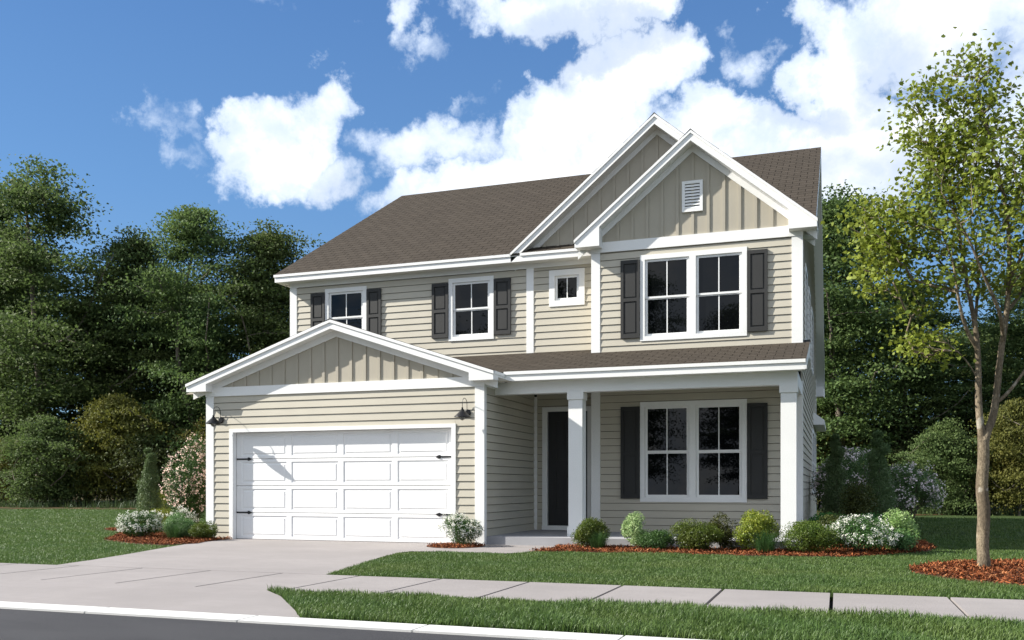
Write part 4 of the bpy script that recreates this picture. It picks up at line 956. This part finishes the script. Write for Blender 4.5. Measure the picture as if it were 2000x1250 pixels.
BUSH = [tree_meshes(21, 5, 6, 'wood_b', .5, 34, 5, 150, .14, .1, .45, .55, .25), tree_meshes(22, 5, 5.6, 'wood_c', .7, 32, 5, 150, .14, .1, .45, .55, .35), bush_meshes(23, 4.5, 5, 'wood_d', 15000, .16)]
rng = np.random.default_rng(99)
def plant(kind, X, Y, h, w, label, group, name, base):
    tm, cm = (TREES if base else BUSH)[kind]; hh, ww = (18, (8, 7, 7.6, 9)[kind]) if base else ((5, 5, 4.5)[kind], (6, 5.6, 5)[kind])
    root = tag(empty(name, (X, Y, 0)), label, 'tree' if base else 'bush', group); root.scale = (w/ww, w/ww, h/hh); root.rotation_euler = (0, 0, rng.random()*6.28)
    link('trunk', tm, root); link('crown', cm, root)
G1 = 'trees of the woods behind the lawn'; G2 = 'bushes at the edge of the woods'; G3 = 'far trees filling the woods'
for a in [(2, -46.5, 44, 20.6, 9.5, 'tall open crowned tree at the left, sky showing between its branches'), (1, -52.5, 46, 20.5, 7, 'dense tall tree at the left edge of the photograph'),
          (0, -42.8, 48, 17.6, 7.5, 'dark green tree in the dip of the treeline left of the tallest middle tree'), (3, -36.6, 46, 18.0, 8.5, 'broad dark tree whose top rises above the treeline left of the house roof'),
          (0, -32.6, 48, 17.0, 8.0, 'dark tree whose crown touches the left end of the main roof'),
          (0, .1, 44, 14.4, 7.0, 'dark tree directly right of the house roof'), (1, 3.2, 47, 10.8, 5.5, 'lower tree seen behind the left of the maple crown'), (3, 8.4, 47, 11.4, 6.4, 'tree behind the maple at the right edge of the photograph'),
          (1, -3.0, 47, 13.0, 6.5, 'dark tree mostly hidden by the right side wall of the house')]: plant(*a, G1, 'woodland_tree', True)
for k, X, Y, h, w in [(0, -57, 52, 19, 9), (1, -49, 54, 17, 9), (0, -44, 55, 16, 9), (3, -39, 56, 16, 10), (1, -34, 55, 15.5, 9), (0, -28, 53, 15, 9), (1, -60, 47, 18, 8), (0, -24, 50, 14, 8), (3, -18, 52, 14, 9), (1, -12, 52, 13.5, 9), (0, -6.5, 52, 13, 8),
                      (1, 0, 53, 11.5, 8), (0, 5.6, 55, 9.6, 7), (1, 11, 53, 12, 8), (3, 14, 48, 12, 8), (0, -47.5, 49, 13, 9), (1, -40, 50, 12, 8), (3, -63, 55, 18, 9), (0, 8.5, 58, 10.5, 8)]:
    if X < -30: plant(k, X, Y, h, w, 'dark tree deep in the woods left of the house', 'far trees left of the house', 'woodland_tree', True)
    elif X < -1: plant(k, X, Y, h, w, 'far woodland tree hidden behind the house', 'far trees behind the house', 'woodland_tree', True)
    else: plant(k, X, Y, h, w, 'dark tree deep in the woods right of the house', 'far trees right of the house', 'woodland_tree', True)
for a in [(0, -42.2, 40.5, 4.9, 6.6, 'large mid green bush before the woods at the left'), (1, -39.2, 42.5, 6.3, 6.0, 'tall olive green bush right of the mid green bush'), (2, -36.2, 43, 4.6, 5.5, 'dark bush with bare lower stems left of the peach flowering shrub'),
          (1, -33.0, 44.5, 5.6, 5.5, 'olive bush behind the peach flowering shrub'), (1, -46.6, 41.5, 3.9, 3.8, 'low olive bush at the left edge of the photograph'), (2, -29.6, 44, 5, 6, 'dark bush beside the garage wall at the woods'),
          (0, 4.1, 40.5, 3.6, 3.6, 'rounded mid green bush left of the maple trunk'), (1, 6.6, 40.0, 4.4, 3.6, 'olive bush right of the maple trunk'), (2, 1.6, 43, 3.4, 4.2, 'dark bush behind the pink lilac'),
          (1, -1.0, 45, 4.5, 5, 'olive bush behind the conifers at the side wall'), (2, 9.2, 43, 4.2, 4.5, 'dark bush at the right edge of the photograph')]: plant(*a, G2, 'woodland_bush', False)
for k, X, Y, h, w in [(2, x_, 47.5+1.2*math.sin(x_*2.1), 5.5+1.2*math.sin(x_*1.7), 7) for x_ in list(range(-60, -24, 4))+[-20, -14, -8, -4, 0, 4, 7, 11]]:
    sd = 'left of' if X < -26 else ('behind' if X < -2 else 'right of')
    plant(k, X, Y, h, w, 'dark bush in the shade under the woods '+sd+' the house', 'shaded bushes '+sd+' the house', 'woodland_bush', False)
for k, X, Y, h, w in [(3, -34, -30, 17, 11), (0, -24, -34, 19, 10), (3, -14.5, -31, 17.5, 9), (0, -6.5, -29, 14, 8), (1, 3, -33, 18, 9), (3, 14, -30, 15, 10)]:
    plant(k, X, Y, h, w, 'tree across the road, mirrored in the window panes', 'trees across the road', 'street_tree', True)
